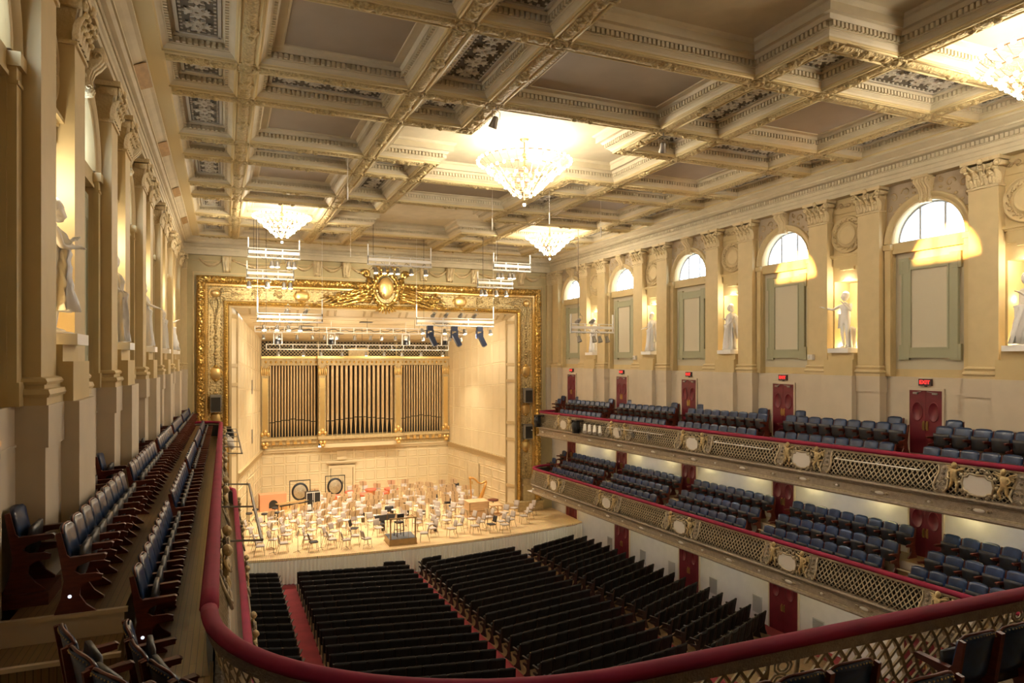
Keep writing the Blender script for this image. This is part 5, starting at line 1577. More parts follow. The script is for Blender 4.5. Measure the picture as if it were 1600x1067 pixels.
for k_ in ('blue', 'black'):
    for e_ in (0, 1):
        bb, mm = one_mesh(k_, e_); OB[(k_, e_)] = (bb, mm, bb.mesh('theatre_seat', mm))
NM = {'blue': 'balcony_chair', 'black': 'floor_chair'}
def put_seat(kind, loc, rz, end, label, group, parts):
    if not parts:
        o = inst(NM[kind], OB[(kind, end)][2], None, loc, rz); return tag(o, label, NM[kind].replace('_', ' '), group)
    r = empty(NM[kind], loc, rz, label, NM[kind].replace('_', ' '), group)
    s = SM[kind]
    inst('backrest', s['backrest'], r); inst('top_trim', s['top_trim'], CH[r.name][0]); inst('seat_cushion', s['seat_cushion'], r)
    for dx in ((-.27, .27) if end else (-.27,)):
        q = inst('side_standard', s['side_standard'], r, (dx, 0, 0)); inst('armrest', s['armrest'], q)
    if end and 'upper left' in label: inst('aisle_lamp', AISLE, CH[r.name][-1])
    return r
b = MB(); b.lathe_x([(.0, 0), (.018, 0), (.02, .005), (.012, .012), (0, .014)], 10, (.018, -.01, .22)); AISLE = b.mesh('aisle_lamp', [mat('aisle_lamp_lit', (.8, .88, 1), .3, emit=1.4, ecol=(.75, .85, 1))])
def emit_seats(specs, kind, stuffname, stufflabel, near, group_of, cap=300):
    C = Vector(cam.location)
    specs.sort(key=lambda q: (Vector(q[0])-C).length)
    for i, (loc, rz, end, label, group) in enumerate(specs[:cap]):
        put_seat(kind, loc, rz, end, label, group, (Vector(loc)-C).length < near)
    if len(specs) > cap:
        src, mats, me = OB[(kind, 1)]; B = MB()
        for loc, rz, end, label, group in specs[cap:]:
            base = len(B.v); c_, s_ = math.cos(rz), math.sin(rz)
            B.v += [(loc[0]+x*c_-y*s_, loc[1]+x*s_+y*c_, loc[2]+z) for x, y, z in src.v]
            B.f += [tuple(base+i for i in f) for f in src.f]; B.mi += src.mi; B.sm += src.sm
        tag(B.build(stuffname, mats), stufflabel, 'seats', kind='stuff')
blue_specs = []
PX = .565
def side_rows(level, side, rows, rail):
    nm = '%s %s balcony' % (level, wname(side))
    for ri, (d, dz) in enumerate(rows):
        seats = []
        for w in WC:
            if w < (8.5 if side < 0 or level == 'upper' else 2): continue
            y = w+.12+PX/2
            # one gap at each door
            k = 0
            while y < w+BAY-.42-PX/2 and y < 40.2-(.3 if ri else .9):
                seats.append((y, k)); y += PX; k += 1
        if level == 'upper': seats = [q for q in seats if q[0] > 9.3]
        seats.sort(reverse=True)
        for i, (y, k) in enumerate(seats):
            end = 1 if (side > 0 and not any(abs(q[0]-(y+PX)) < .05 for q in seats)) or (side < 0 and not any(abs(q[0]-(y-PX)) < .05 for q in seats)) else 0
            rowname = ['front row', 'second row', 'back row'][ri] if len(rows) > 2 else ['front row', 'back row'][ri]
            blue_specs.append(((XC+side*d, y, rail(y)+dz), PI/2 if side > 0 else -PI/2, end,
                'blue leather seat, %s from the stage in the %s, %s' % (ordn(i+1), rowname, nm), '%s seats, %s' % (rowname, nm)))
side_rows('upper', 1, [(10.02, -.80), (10.58, -.22)], rail_u)
side_rows('upper', -1, [(10.12, -.80), (10.85, -.22)], rail_u)
side_rows('lower', 1, [(9.5, -.85), (10.2, -.48), (10.92, -.05)], rail_l)
# rear curved rows: seats face the hall across the rail
def rear_row(o, z, name, spans):
    for a, c, nm in spans:
        s = a; i = 0; L_ = []; ob = o
        while s < c:
            p, n = path_at(RP, s); o = ob-(.35*max(0, 1-(s-1)/3) if ob > 1 else 0); L_.append((p.x-n.x*o, p.y-n.y*o, math.atan2(n.y, n.x)-PI/2))
            # advance so that seats at the offset radius are .56 apart
            ds = .02
            while True:
                p2, n2 = path_at(RP, s+ds)
                if math.hypot(p2.x-n2.x*o-L_[-1][0], p2.y-n2.y*o-L_[-1][1]) >= .56 or s+ds >= RT: break
                ds += .02
            s += ds
        for i, (x, y, rz) in enumerate(L_):
            blue_specs.append(((x, y, z), rz, 1 if i == len(L_)-1 or 1 else 0, 'dark seat back seen from behind, %s from left, %s, %s' % (ordn(i+1), name, nm), '%s, %s' % (name, nm)))
rear_row(.66, 7.90, 'row at the rear rail', [(.42, 7.05, 'left part'), (8.5, 11.9, 'right part')])
rear_row(1.58, 8.22, 'second rear row', [(.95, 7.0, 'left part'), (9.2, 11.9, 'right part')])
emit_seats(blue_specs, 'blue', 'balcony_chairs_far', 'farthest blue leather balcony seats near the stage end', 22, None, 300)
# low seats against the wall beside each balcony door
for side in (-1, 1):
    for i, w in enumerate(reversed([q for q in WC if q > 8])):
        for e, en in ((-1, 'camera side'), (1, 'stage side')):
            y = w+e*1.0; z = rail_u(y)-.06
            if side < 0 and e < 0 and w < 10: continue
            r = empty('door_chair', ((XR-.25 if side > 0 else XL+.25), y, z), PI/2*side, 'blue seat by the %s wall, %s of the %s balcony door from stage' % (wname(side), en, ordn(i+1)), 'seat', 'seats beside the upper balcony doors')
            inst('backrest', SM['blue']['backrest'], r); inst('seat_cushion', SM['blue']['seat_cushion'], r)
            for dx in (-.27, .27):
                q = inst('side_standard', SM['blue']['side_standard'], r, (dx, 0, 0)); inst('armrest', SM['blue']['armrest'], q)
            b = MB(); b.box(-.35, .35, -.2, .30, -.16, 0); b.build('platform', M['mahog'], r)
# hall floor seats
black_specs = []
def block(name, x0, x1, yrow, slope, rows, lim=None):
    n = int(round((x1-x0)/.535)); sp = (x1-x0)/n; ang = math.atan(slope)
    for r in range(rows):
        for k in range(n):
            x = x0+(k+.5)*sp; y = yrow+slope*(x-x0)-.858*r
            if lim and r == 0 and x > lim: continue
            if y > front_y(x)-.75: continue
            black_specs.append(((x, y, fz(y)), ang, 1 if k == n-1 else 0, 'black floor seat, %s from the left, %s row from stage, %s' % (ordn(k+1), ordn(r+1), name), 'black seats in the %s' % name))
block('left block', .9, 4.4, 36.85, -.37, 17)
block('left centre block', 5.3, 10.65, 36.15, -.2, 20)
block('right centre block', 11.55, 16.9, 35.15, .2, 21)
block('right block', 17.85, 21.8, 35.83, .46, 20, 19.9)
emit_seats(black_specs, 'black', 'floor_chairs_far', 'farther black seats filling the hall floor towards the stage', 25.5, None, 300)
# ================================================================ ON THE STAGE
SZ = 1.35
b = MB(); b.smooth = True
R = []
for j in range(4):
    z = .43+.04*j/3; e = .21-.012*abs(j-1.5); R.append([(e*x, e*y*.98+.02, z) for x, y in ((-1,-.8),(-.8,-1),(.8,-1),(1,-.8),(1,.8),(.8,1),(-.8,1),(-1,.8))])
b.rings(R, cap=True)
ch_seat = {k: b.mesh('seat', [M[k]]) for k in ('chairpad', 'chairblack')}
b = MB(); b.smooth = True
R = []
for j in range(5):
    t = j/4; z = .54+.32*t; y0 = -.19-.09*t; wd = .19-.02*abs(t-.5)
    R.append([(-wd, y0+.015, z), (-wd*.5, y0, z), (wd*.5, y0, z), (wd, y0+.015, z), (wd, y0+.05, z), (wd*.5, y0+.035, z), (-wd*.5, y0+.035, z), (-wd, y0+.05, z)])
b.rings(R, cap=True)
ch_back = {k: b.mesh('backrest', [M[k]]) for k in ('chairpad', 'chairblack')}
b = MB()
for s_ in (-1, 1):
    b.tube([(s_*.20, .21, 0), (s_*.18, .17, .43)], .012, 5); b.tube([(s_*.21, -.27, 0), (s_*.18, -.17, .43), (s_*.17, -.25, .84)], .012, 5); b.tube([(s_*.19, .17, .42), (s_*.19, -.17, .42)], .012, 5)
for y in (.17, -.17): b.tube([(-.19, y, .42), (.19, y, .42)], .012, 5)
ch_frame = b.mesh('frame', [M['chairframe']])
b = MB(); b.prism([(-.25, 0), (.25, 0), (.27, .33), (0, .36), (-.27, .33)], lambda u, v, w: (u, .10+v*.28+w*.0, 1.02+v*.95-w), 0, .015); b.box(-.25, .25, .02, .10, 1.0, 1.02); b.m = 1; b.obox((0, .12, 1.05), (0, .19, 1.33), .05, .02)
ms_desk = {k: b.mesh('desk', [M[k], M['standmetal']]) for k in ('standwood', 'greymat')}
b = MB(); b.cyl((0, .14, .05), (0, .14, 1.12), .013, n=6)
ms_pole = b.mesh('pole', [M['standmetal']])
b = MB()
for k in range(3): a = k*2*PI/3+.5; b.tube([(0, .14, .09), (.24*math.cos(a), .14+.24*math.sin(a), .012)], .011, 5)
ms_base = b.mesh('tripod_base', [M['standmetal']])
def chair(x, y, rz, label, group, kind='chairpad', bk=None, z=SZ):
    r = empty('orchestra_chair', (x, y, z), rz, label, 'chair', group)
    r.scale = (1.1, 1.1, 1.08)
    inst('seat', ch_seat[kind], r); inst('backrest', ch_back[bk or kind], r); inst('frame', ch_frame, r); return r
def stand(x, y, rz, label, group, kind='standwood', h=1.0, z=SZ):
    r = empty('music_stand', (x, y, z), rz, label, 'music stand', group)
    inst('desk', ms_desk[kind], r, (0, 0, h-1.0)); inst('pole', ms_pole, r, sc=(1, 1, h)); inst('tripod_base', ms_base, r); return r
PCX, PCY = 10.95, 37.5
placed = []
def face(x, y): return math.atan2(PCY-y, PCX-x)-PI/2
front = [(4.37, 38.75), (3.3, 41.8), (3.5, 39.9), (5.24, 40.4), (6.29, 37.4), (6.5, 40.1), (7.95, 37.2), (9.0, 37.0), (8.78, 39.5), (12.92, 37.8), (12.2, 36.95), (14.54, 38.0), (13.9, 37.3), (15.35, 37.4), (16.36, 37.4), (17.83, 38.1), (18.96, 38.6), (18.2, 39.9), (19.3, 40.9), (20.3, 40.5), (19.7, 39.6), (16.9, 39.2), (10.1, 39.1)]
blk = {4: 1, 14: 1, 8: 0}
for i, (x, y) in enumerate(front):
    a = face(x, y)+random.uniform(-.3, .3)
    chair(x, y, a, 'mauve padded chair%s, %s from the left along the stage front' % (' with a black seat' if i in blk else '', ordn(i+1)), 'chairs along the stage front', 'chairblack' if i in blk else 'chairpad')
    placed.append((x, y))
def blocked(x, y, d=.72):
    if math.hypot(x-PCX, y-PCY) < 1.5: return True
    for (bx, by, br) in ((16.9, 41.2, 1.15), (18.2, 41.6, .8), (17.9, 43.8, 1.0), (7.35, 46.9, .9), (6.1, 46.4, 1.5), (4.2, 44.8, 1.3), (4.9, 48.4, 1.3), (6.75, 48.8, 1.1), (9.0, 49.4, 1.1), (10.1, 48.6, .7), (10.9, 47.5, .75), (12.1, 47.6, .75), (11.6, 49.0, .7), (9.0, 47.6, .6), (13.0, 48.7, .9)):
        if math.hypot(x-bx, y-by) < br: return True
    hw = 8.6 if y < 42.3 else 8.2-(y-42.8)*.17
    if abs(x-XC) > hw-.7 or y < front_y(x)+.55 or y > 50.3: return True
    return any(math.hypot(x-a, y-c) < d for a, c in placed)
random.seed(11)
ring = 0
for r in (2.4, 3.6, 4.75, 5.9, 7.0, 8.1, 9.2, 10.3, 11.4, 12.5):
    ring += 1; idx = 0
    n = int((PI+.5)*r/.88)
    for k in range(n+1):
        a = -.25+(PI+.5)*k/n
        a = PI-a
        x = PCX+r*math.cos(a)*1.05+random.uniform(-.1, .1); y = PCY+r*math.sin(a)+random.uniform(-.1, .1)
        if blocked(x, y): continue
        idx += 1; placed.append((x, y)); rz = face(x, y)+random.uniform(-.3, .3)
        ringn = ordn(ring)
        bk_ = random.random()
        chair(x, y, rz, 'mauve padded orchestra chair, %s from the left in the %s arc round the podium' % (ordn(idx), ringn), 'orchestra chairs in the %s arc' % ringn, 'chairblack' if bk_ < .07 else 'chairpad')
        if idx % 2 == 1 or ring > 4:
            dx, dy = math.cos(rz+PI/2), math.sin(rz+PI/2)
            sx, sy = x+dx*.52+(.45*math.cos(rz) if ring <= 4 else 0), y+dy*.52+(.45*math.sin(rz) if ring <= 4 else 0)
            if front_y(sx)+.3 < sy:
                stand(sx, sy, rz+PI+random.uniform(-.2, .2)+PI, 'tan music stand before the %s chair from the left, %s arc' % (ordn(idx), ringn), 'music stands in the %s arc' % ringn, h=random.choice((.82, .9, 1.0, 1.05)))
# small dark microphones and cases among the players
# podium with rail, chair and desk
r = empty('conductor_podium', (10.95, 37.35, SZ), -.02, 'oak conductor podium box with a brass rail at the stage front', 'podium')
b = MB(); b.box(-.75, .75, -.7, .7, 0, .34); b.box(-.78, .78, -.73, .73, .0, .05); b.m = 1; b.box(-.73, .73, -.68, .68, .34, .36); b.build('box', [M['oak'], M['greymat']], r)
b = MB()
for x, y in ((-.68, -.64), (.68, -.64)): b.obox((x, y, .34), (x, y, 1.45), .07, .07, up=(0, 1, 0))
for x, y in ((-.3, -.64), (.3, -.64)): b.cyl((x, y, .36), (x, y, 1.4), .012, n=5)
b.box(-.75, .75, -.68, -.60, 1.42, 1.48); b.box(.64, .72, -.64, .1, 1.42, 1.47); b.cyl((.68, .1, .36), (.68, .1, 1.42), .012, n=5)
b.build('rail', M['oak'], r)
r = empty('podium_stool', (10.85, 37.3, SZ+.36), .2, 'tall black conductor stool with backrest standing on the podium', 'stool')
b = MB(); b.box(-.2, .2, -.2, .2, .72, .80); b.build('seat', M['chairblack'], r)
b = MB(); b.box(-.2, .2, -.24, -.19, .95, 1.25); b.build('backrest', M['chairblack'], r)
for x in (-.17, .17):
    for y in (-.17, .17):
        b = MB(); b.obox((x*1.15, y*1.15, 0), (x, y, 1.0 if y < 0 else .74), .035, .035, up=(0, 1, 0)); b.build('leg', M['cable'], r)
b = MB(); b.box(-.19, .19, -.19, -.16, .3, .33); b.box(-.19, .19, .16, .19, .3, .33); b.build('stretcher', M['cable'], r)
r = empty('music_stand', (10.35, 38.2, SZ), PI, 'wide dark grey conductor desk behind the podium', 'music stand')
o = inst('desk', ms_desk['greymat'], r, (0, 0, .1)); o.scale = (1.7, 1.3, 1.0); inst('pole', ms_pole, r); inst('tripod_base', ms_base, r)
# harp
r = empty('harp', (17.95, 43.8, SZ), -.25, 'tall golden concert harp standing at the right of the stage', 'harp'); r.scale = (1.2, 1.2, 1.12)
b = MB(); b.smooth = True
b.tube([(-.42, 0, .06), (-.46, 0, .7), (-.50, 0, 1.3), (-.52, 0, 1.75)], [.05, .038, .038, .05], 8); b.ball((-.52, 0, 1.82), (.09, .09, .1), 8, 6); b.build('column', M['harp'], r)
b = MB(); b.smooth = True
b.tube([(-.52, 0, 1.80), (-.38, 0, 1.83), (-.22, 0, 1.72), (-.08, 0, 1.55), (.10, 0, 1.47), (.28, 0, 1.56), (.40, 0, 1.62)], [.05, .06, .055, .045, .045, .055, .06], 8); b.build('neck', M['harp'], r)
b = MB(); b.smooth = True
b.tube([(.40, 0, 1.60), (.22, 0, 1.0), (.02, 0, .45), (-.18, 0, .08)], [.05, .09, .13, .16], 10); b.build('soundbox', M['harp'], r)
b = MB(); b.box(-.52, .0, -.17, .17, 0, .09); b.smooth = True; b.ball((-.42, 0, .1), (.12, .12, .08), 8, 5); b.build('base', M['harp'], r)
b = MB()
for k in range(22):
    t = k/21; x0 = -.40+.70*t; zt = 1.80-.30*math.sin(min(1, t*1.2)*PI/2)+.08*t
    u = t; sx, sz = -.12+.50*u, .16+1.35*u
    b.cyl((x0*.97, 0, zt), (sx*.95, 0, sz), .003, n=3)
b.build('strings', M['brass'], r)
# wooden cases
r = empty('instrument_case', (17.0, 41.2, SZ), .0, 'large plywood instrument crate below the harp', 'crate')
b = MB(); b.box(-.85, .45, -.5, .5, .05, 1.05); b.box(-.88, .48, -.53, .53, 1.05, 1.10); b.build('box', M['crate'], r)
b = MB(); b.box(-.86, .46, -.52, -.5, .5, .55); b.box(-.86, -.8, -.52, -.5, .05, 1.05); b.box(.4, .46, -.52, -.5, .05, 1.05); b.build('battens', M['oak'], r)
r = empty('instrument_case', (18.2, 41.6, SZ), 0, 'smaller open wooden rack beside the large plywood crate', 'crate')
b = MB(); b.box(-.4, .4, -.4, .4, .6, .66); b.box(-.4, .4, -.4, .4, 0, .05)
for x in (-.38, .38):
    for y in (-.38, .38): b.box(x-.03, x+.03, y-.03, y+.03, 0, .6)
b.build('rack', M['crate'], r)
r = empty('instrument_case', (4.95, 48.6, SZ), .08, 'pinkish wooden kennel-shaped case with a round dark opening', 'crate')
b = MB(); b.box(-.85, .85, -.4, .4, 0, 1.1); b.build('box', M['crate2'], r)
b = MB(); b.prism([(.28*math.cos(a), .28*math.sin(a)) for a in [PI*k/10 for k in range(11)]]+[(-.28, -.25), (.28, -.25)], lambda u, v, w: (u, w, .45+v), -.42, -.40); b.build('opening', M['dark'], r)
r = empty('flight_case', (7.35, 46.9, SZ), .1, 'tall black equipment case with silver edges near the marimba', 'case')
b = MB(); b.box(-.45, .45, -.3, .3, .12, 1.35); b.build('box', M['lampblack'], r)
b = MB()
for x in (-.44, -.05, .05, .44): b.box(x-.015, x+.015, -.32, -.3, .12, 1.35)
b.box(-.46, .46, -.32, -.3, 1.33, 1.37); b.build('edging', M['steel'], r)
# marimba, long brown keyboard
r = empty('marimba', (6.1, 46.3, SZ), .42, 'long brown marimba on thin legs at the back left of the stage', 'marimba')
b = MB()
for k in range(34): x = -1.1+k*.066; h_ = .33-.2*k/34; b.box(x, x+.055, -h_, h_, .86, .89)
b.build('keys', M['oak'], r)
b = MB(); b.box(-1.15, 1.2, -.36, -.33, .78, .86); b.box(-1.15, 1.2, .15, .18, .78, .86); b.build('rail', M['lampblack'], r)
for x in (-1.0, 1.0):
    for y in (-.3, .15):
        b = MB(); b.cyl((x, y, 0), (x, y, .8), .02, n=6); b.build('leg', M['lampblack'], r)
b = MB()
for k in range(20): x = -1.05+k*.11; b.cyl((x, -.1, .78), (x, -.1, .78-.55+.02*k), .03, n=6)
b.build('resonators', M['gold_smooth'], r)
# tam-tams
for (x, y, sc, lb) in ((6.75, 48.9, 1.0, 'left tam-tam gong hanging in a black frame at the back of the stage'), (9.25, 49.9, 1.05, 'right bronze tam-tam gong hanging in a black frame beside the stage door')):
    r = empty('tam_tam', (x, y, SZ), .0, lb, 'gong', 'tam-tams at the back of the stage'); r.scale = (.82, .82, .92)
    b = MB()
    for s_ in (-1, 1): b.box(s_*.82-.03, s_*.82+.03, -.03, .03, 0, 1.95); b.box(s_*.82-.04, s_*.82+.04, -.35, .35, 0, .06)
    b.box(-.85, .85, -.03, .03, 1.92, 1.98); b.build('stand', M['lampblack'], r)
    b = MB(); b.smooth = True; b.rings([[(rr*math.cos(a), yy, 1.12+rr*math.sin(a)) for a in [2*PI*k/28 for k in range(28)]] for rr, yy in ((.02, -.10), (.14, -.08), (.2, -.05), (.5, -.04), (.52, -.03))]); b.m = 1
    b.rings([[(rr*math.cos(a), yy, 1.12+rr*math.sin(a)) for a in [2*PI*k/28 for k in range(28)]] for rr, yy in ((.52, -.03), (.66, -.03), (.68, .03), (.3, .03))])
    b.m = 2
    for s_ in (-1, 1): b.cyl((s_*.25, 0, 1.7), (s_*.28, 0, 1.93), .008, n=4)
    b.build('gong', [M['bronze'], M['lampblack'], M['cable']], r)
# round-top black seats (bass stools)
b = MB(); b.smooth = True; b.lathe([(.02, .70), (.17, .70), (.19, .73), (.19, .77), (.17, .80), (.01, .81)], 14); stt = b.mesh('seat', [M['chairblack']])
b = MB(); b.cyl((0, 0, .25), (0, 0, .7), .025, n=6)
for k in range(4): a = k*PI/2; b.tube([(0, 0, .35), (.2*math.cos(a), .2*math.sin(a), 0)], .014, 5)
b.tube([(.17*math.cos(a), .17*math.sin(a), .12) for a in [2*PI*k/12 for k in range(12)]], .01, 4, loop=True); stl = b.mesh('legs', [M['lampblack']])
for i, (x, y) in enumerate(((3.35, 44.5), (3.75, 45.5), (4.9, 45.5), (4.95, 44.1), (4.2, 44.0))):
    r = empty('bass_stool', (x, y, SZ), 0, 'tall black round stool at the left stage wall, %s from the left' % ordn(i+1), 'stool', 'black bass stools at the left of the stage'); inst('seat', stt, r); inst('legs', stl, r); placed.append((x, y))
r = empty('bass_stool', (18.6, 42.9, SZ), 0, 'round brown stool to the right of the harp', 'stool')
b = MB(); b.lathe([(.01, .62), (.36, .62), (.38, .66), (.36, .70), (.01, .70)], 16); b.build('seat', M['mahog'], r); inst('legs', stl, r, sc=(1.4, 1.4, .9))
# timpani with red covers
b = MB(); b.smooth = True; b.lathe([(.04, .28), (.22, .36), (.34, .55), (.38, .80)], 18); tb = b.mesh('bowl', [M['copperbowl']])
b = MB(); b.smooth = True; b.lathe([(.40, .74), (.41, .84), (.39, .86), (.01, .88)], 18); tcv = b.mesh('cover', [M['timp']])
b = MB()
for k in range(4): a = k*PI/2+.4; b.tube([(.39*math.cos(a), .39*math.sin(a), .8), (.33*math.cos(a), .33*math.sin(a), .1), (.4*math.cos(a), .4*math.sin(a), 0)], .02, 5)
tl = b.mesh('frame', [M['chairframe']])
for i, (x, y, s_) in enumerate(((10.1, 48.6, .95), (10.9, 47.5, 1.05), (12.1, 47.6, 1.05), (11.6, 49.0, 1.0), (9.0, 47.6, .85), (13.0, 48.7, 1.25))):
    r = empty('timpani_drum', (x, y, SZ), 0, 'red covered kettledrum, %s in the group at the back of the stage' % ordn(i+1), 'kettledrum', 'red covered kettledrums'); r.scale = (s_, s_, 1.0)
    inst('bowl', tb, r); inst('cover', tcv, r); inst('frame', tl, r)
# small upright speakers / black cases near the chairs
b = MB(); b.smooth = True; b.lathe([(.0, 0), (.10, 0), (.12, .3), (.10, .62), (.05, .68), (.0, .69)], 10); bs = b.mesh('black_mute_case', [M['lampblack']])
for i, (x, y) in enumerate(((9.9, 42.8), (11.9, 43.6), (12.9, 43.5), (13.9, 43.3), (14.2, 42.2), (10.6, 40.2), (13.4, 38.9))):
    tag(inst('instrument_bag', bs, None, (x, y, SZ)), 'small upright black bag on the stage among the chairs, %s of seven' % ordn(i+1), 'bag', 'small black bags among the chairs')

# ================================================================ CHANDELIERS
def chandelier(i, x, y, ztop, sc, power, label):
    r = empty('chandelier', (x, y, ztop), 0, label, 'chandelier', 'crystal chandeliers on the ceiling')
    b = MB(); b.lathe([(.0, .0), (.16, 0), (.12, -.06), (.03, -.10), (.0, -.1)], 12); b.build('ceiling_rose', M['copper'], r)
    b = MB(); b.cyl((0, 0, 0), (0, 0, -2.1*sc), .022, n=6); b.smooth = True
    for z in (-.55, -.68, -.95, -1.25, -1.75): b.ball((0, 0, z*sc), (.08, .08, .07), 8, 6)
    b.build('stem', M['copper'], r)
    tiers = [(1.62, -.80, 34), (1.28, -1.08, 26), (.98, -1.36, 18), (.66, -1.66, 12), (.36, -1.92, 6), (.0, -2.28, 1)]
    b = MB()
    for rr, z, n in tiers[:-1]:
        b.tube([(rr*sc*math.cos(a), rr*sc*math.sin(a), z*sc) for a in [2*PI*k/32 for k in range(32)]], .012, 4, loop=True)
    b.build('ring_frame', M['copper'], r)
    b = MB()
    for k in range(64):
        a = 2*PI*k/64; b.cyl((.06*math.cos(a), .06*math.sin(a), -.62*sc), (1.6*sc*math.cos(a), 1.6*sc*math.sin(a), -.80*sc), .004, n=3)
        for (r0, z0, n0), (r1, z1, n1) in zip(tiers, tiers[1:-1]):
            if k % 2 == 0: b.tube([(r0*sc*math.cos(a), r0*sc*math.sin(a), z0*sc), ((r0+r1)/2*sc*math.cos(a)*.97, (r0+r1)/2*sc*math.sin(a)*.97, (z0+z1)/2*sc-.05), (r1*sc*math.cos(a), r1*sc*math.sin(a), z1*sc)], .010, 3)
    b.build('crystal_strings', M['crystal'], r)
    me = BULB
    for rr, z, n in tiers:
        for k in range(n):
            a = 2*PI*(k+.5*(n % 4 == 2))/n; inst('bulb', me, r, (rr*sc*math.cos(a), rr*sc*math.sin(a), z*sc))
    # the light the bulbs give
    for k in range(4):
        a = k*PI/2+.4; lamp('bulb_light', 'POINT', (1.0*sc*math.cos(a), 1.0*sc*math.sin(a), -1.45*sc), power/5, WARM, .25, r)
    lamp('bulb_light', 'POINT', (0, 0, -2.3*sc), power/5, WARM, .2, r)
b = MB(); b.ball((0, 0, 0), .055, 8, 5); BULB = b.mesh('bulb', [M['bulb']])
CL = ['large glowing crystal chandelier in the centre of the ceiling', 'glowing chandelier near the stage at the left of the ceiling', 'glowing chandelier near the stage at the right of the ceiling', 'glowing chandelier at the top right picture edge']
for i in range(4): chandelier(i, *CHAND[i], CH_POWER[i], CL[i])
for i in (): chandelier(i, *CHAND[i], CH_POWER[i], 'chandelier behind and above the camera, %s' % ('left', 'centre')[i-4])

# ================================================================ LIGHTING BARS
def cable(name, pts, label, group=None, r=.012):
    b = MB(); b.tube(pts, r, 5); return tag(b.build(name, M['cable']), label, 'cable', group)
def par_lamp(lit=True, up=False):
    b = MB(); b.smooth = True
    b.lathe([(.0, .0), (.06, .0), (.09, -.05), (.10, -.16), (.13, -.30), (.13, -.34)], 12); body = b.mesh('housing', [M['lampbody']])
    b = MB(); b.lathe([(.0, -.32), (.12, -.32)], 12); lens = b.mesh('lens', [M['lens' if lit else 'lensoff']])
    b = MB(); b.tube([(-.15, 0, -.12), (-.16, 0, .08), (0, 0, .14), (.16, 0, .08), (.15, 0, -.12)], .012, 4); b.cyl((0, 0, .12), (0, 0, .24), .018, n=6); yoke = b.mesh('yoke', [M['lampbody']])
    return body, lens, yoke
PAR = par_lamp()
PARO = par_lamp(False)
NLAMP = [0]
def hang_lamp(x, y, z, tilt, pan, label, group, lit=True, sc=1.0, name='spotlight'):
    r = empty(name, (x, y, z), pan, label, 'spotlight', group); r.scale = (sc,)*3
    q = PAR if lit else PARO
    inst('yoke', q[2], r)
    o = inst('housing', q[0], r, (0, 0, -.06), rot=(tilt, 0, 0)); inst('lens', q[1], o)
    return r
def rig(x0, x1, y, z, hang, cables, label, group='hanging lighting bars'):
    r = empty('lighting_bar', ((x0+x1)/2, y, z), 0, label, 'lighting bar', group); w = (x1-x0)/2
    b = MB(); b.box(-w, w, -.10, .0, -.08, .06); b.build('cable_tray', M['steel'], r)
    b = MB(); b.cyl((-w-.05, 0, -.26), (w+.05, 0, -.26), .05, n=8); b.cyl((-w, 0, .18), (w, 0, .18), .022, n=6); b.build('pipe', M['steel'], r)
    b = MB()
    for k in (-1, -.33, .33, 1): b.box(k*w-.025, k*w+.025, -.03, .03, -.28, .2)
    for k in (-1, 1): b.box(k*w-.03, k*w+.03, -.03, .03, -.3, hang)
    b.build('hanger_frame', M['steel'], r)
    b = MB(); b.smooth = True
    for (a, c) in ((-.6, -.2), (-.2, .2), (.2, .8)): b.tube([(w*(a+(c-a)*t), -.02, -.12-.22*math.sin(PI*t)) for t in [q/6 for q in range(7)]], .012, 4)
    b.build('drooping_cable', M['cable'], r)
    for k, cx in enumerate(cables):
        b = MB(); b.cyl((x0+(x1-x0)*cx, y, z+.1), (x0+(x1-x0)*cx, y, ZC+.37), .012 if cx not in (0, 1) else .008, n=5)
        tag(b.build('suspension_cable', M['cable'] if 0 < cx < 1 else M['steel']), '%s cable of the %s' % (('left', 'middle', 'right')[min(k, 2)] if len(cables) > 1 else 'single', label.split(' with')[0].split(' at the')[0]), 'cable', 'suspension cables')
    return r
rig(3.6, 6.95, 39, 13.75, 1.0, [0, .13, 1], 'large white lighting bar at the upper left of the gold frame')
for i, x in enumerate((3.9, 4.6, 5.15, 5.8)): hang_lamp(x, 39, 13.35, -.5, .2*(-1)**i, 'grey spotlight under the large left lighting bar, %s from the left' % ordn(i+1), 'spotlights on the large left bar')
for i, x in enumerate((5.15, 6.15)): hang_lamp(x, 39, 14.25, .9, .3, 'grey spotlight standing above the large left bar, %s one' % ('left', 'right')[i], 'spotlights on the large left bar', False)
rig(12.3, 17.1, 39, 13.7, .95, [0, .09, 1], 'long white lighting bar below the crest with blue-black moving heads')
for i, x in enumerate((12.6, 14.0, 15.2, 16.9)): hang_lamp(x, 39, 13.30, -.5, .2*(-1)**i, 'grey spotlight under the long right lighting bar, %s from the left' % ordn(i+1), 'spotlights on the long right bar')
for i, x in enumerate((13.4, 14.2, 15.1, 16.0)): hang_lamp(x, 39, 14.25, .9, .3, 'grey spotlight above the long right lighting bar, %s from the left' % ordn(i+1), 'spotlights on the long right bar', False)
for i, x in enumerate((13.1, 14.6, 16.2)):
    r = empty('moving_head_light', (x, 39, 13.42), 0, 'blue-black moving head light under the long bar, %s' % ('left one', 'middle one', 'right one')[i], 'moving light', 'blue-black moving head lights')
    b = MB(); b.box(-.17, .17, -.15, .15, -.30, 0); b.build('base', M['lampblue'], r)
    b = MB(); b.box(-.22, -.15, -.09, .09, -.72, -.24); b.box(.15, .22, -.09, .09, -.72, -.24); b.build('yoke', M['lampblue'], r)
    b = MB(); b.smooth = False; b.obox((-.05, 0, -.42), (.34, 0, -1.15), .27, .27, up=(0, 1, 0)); b.m = 1; b.obox((.34, 0, -1.15), (.37, 0, -1.20), .2, .2, up=(0, 1, 0)); b.build('head', [M['lampblue'], M['lensoff']], r)
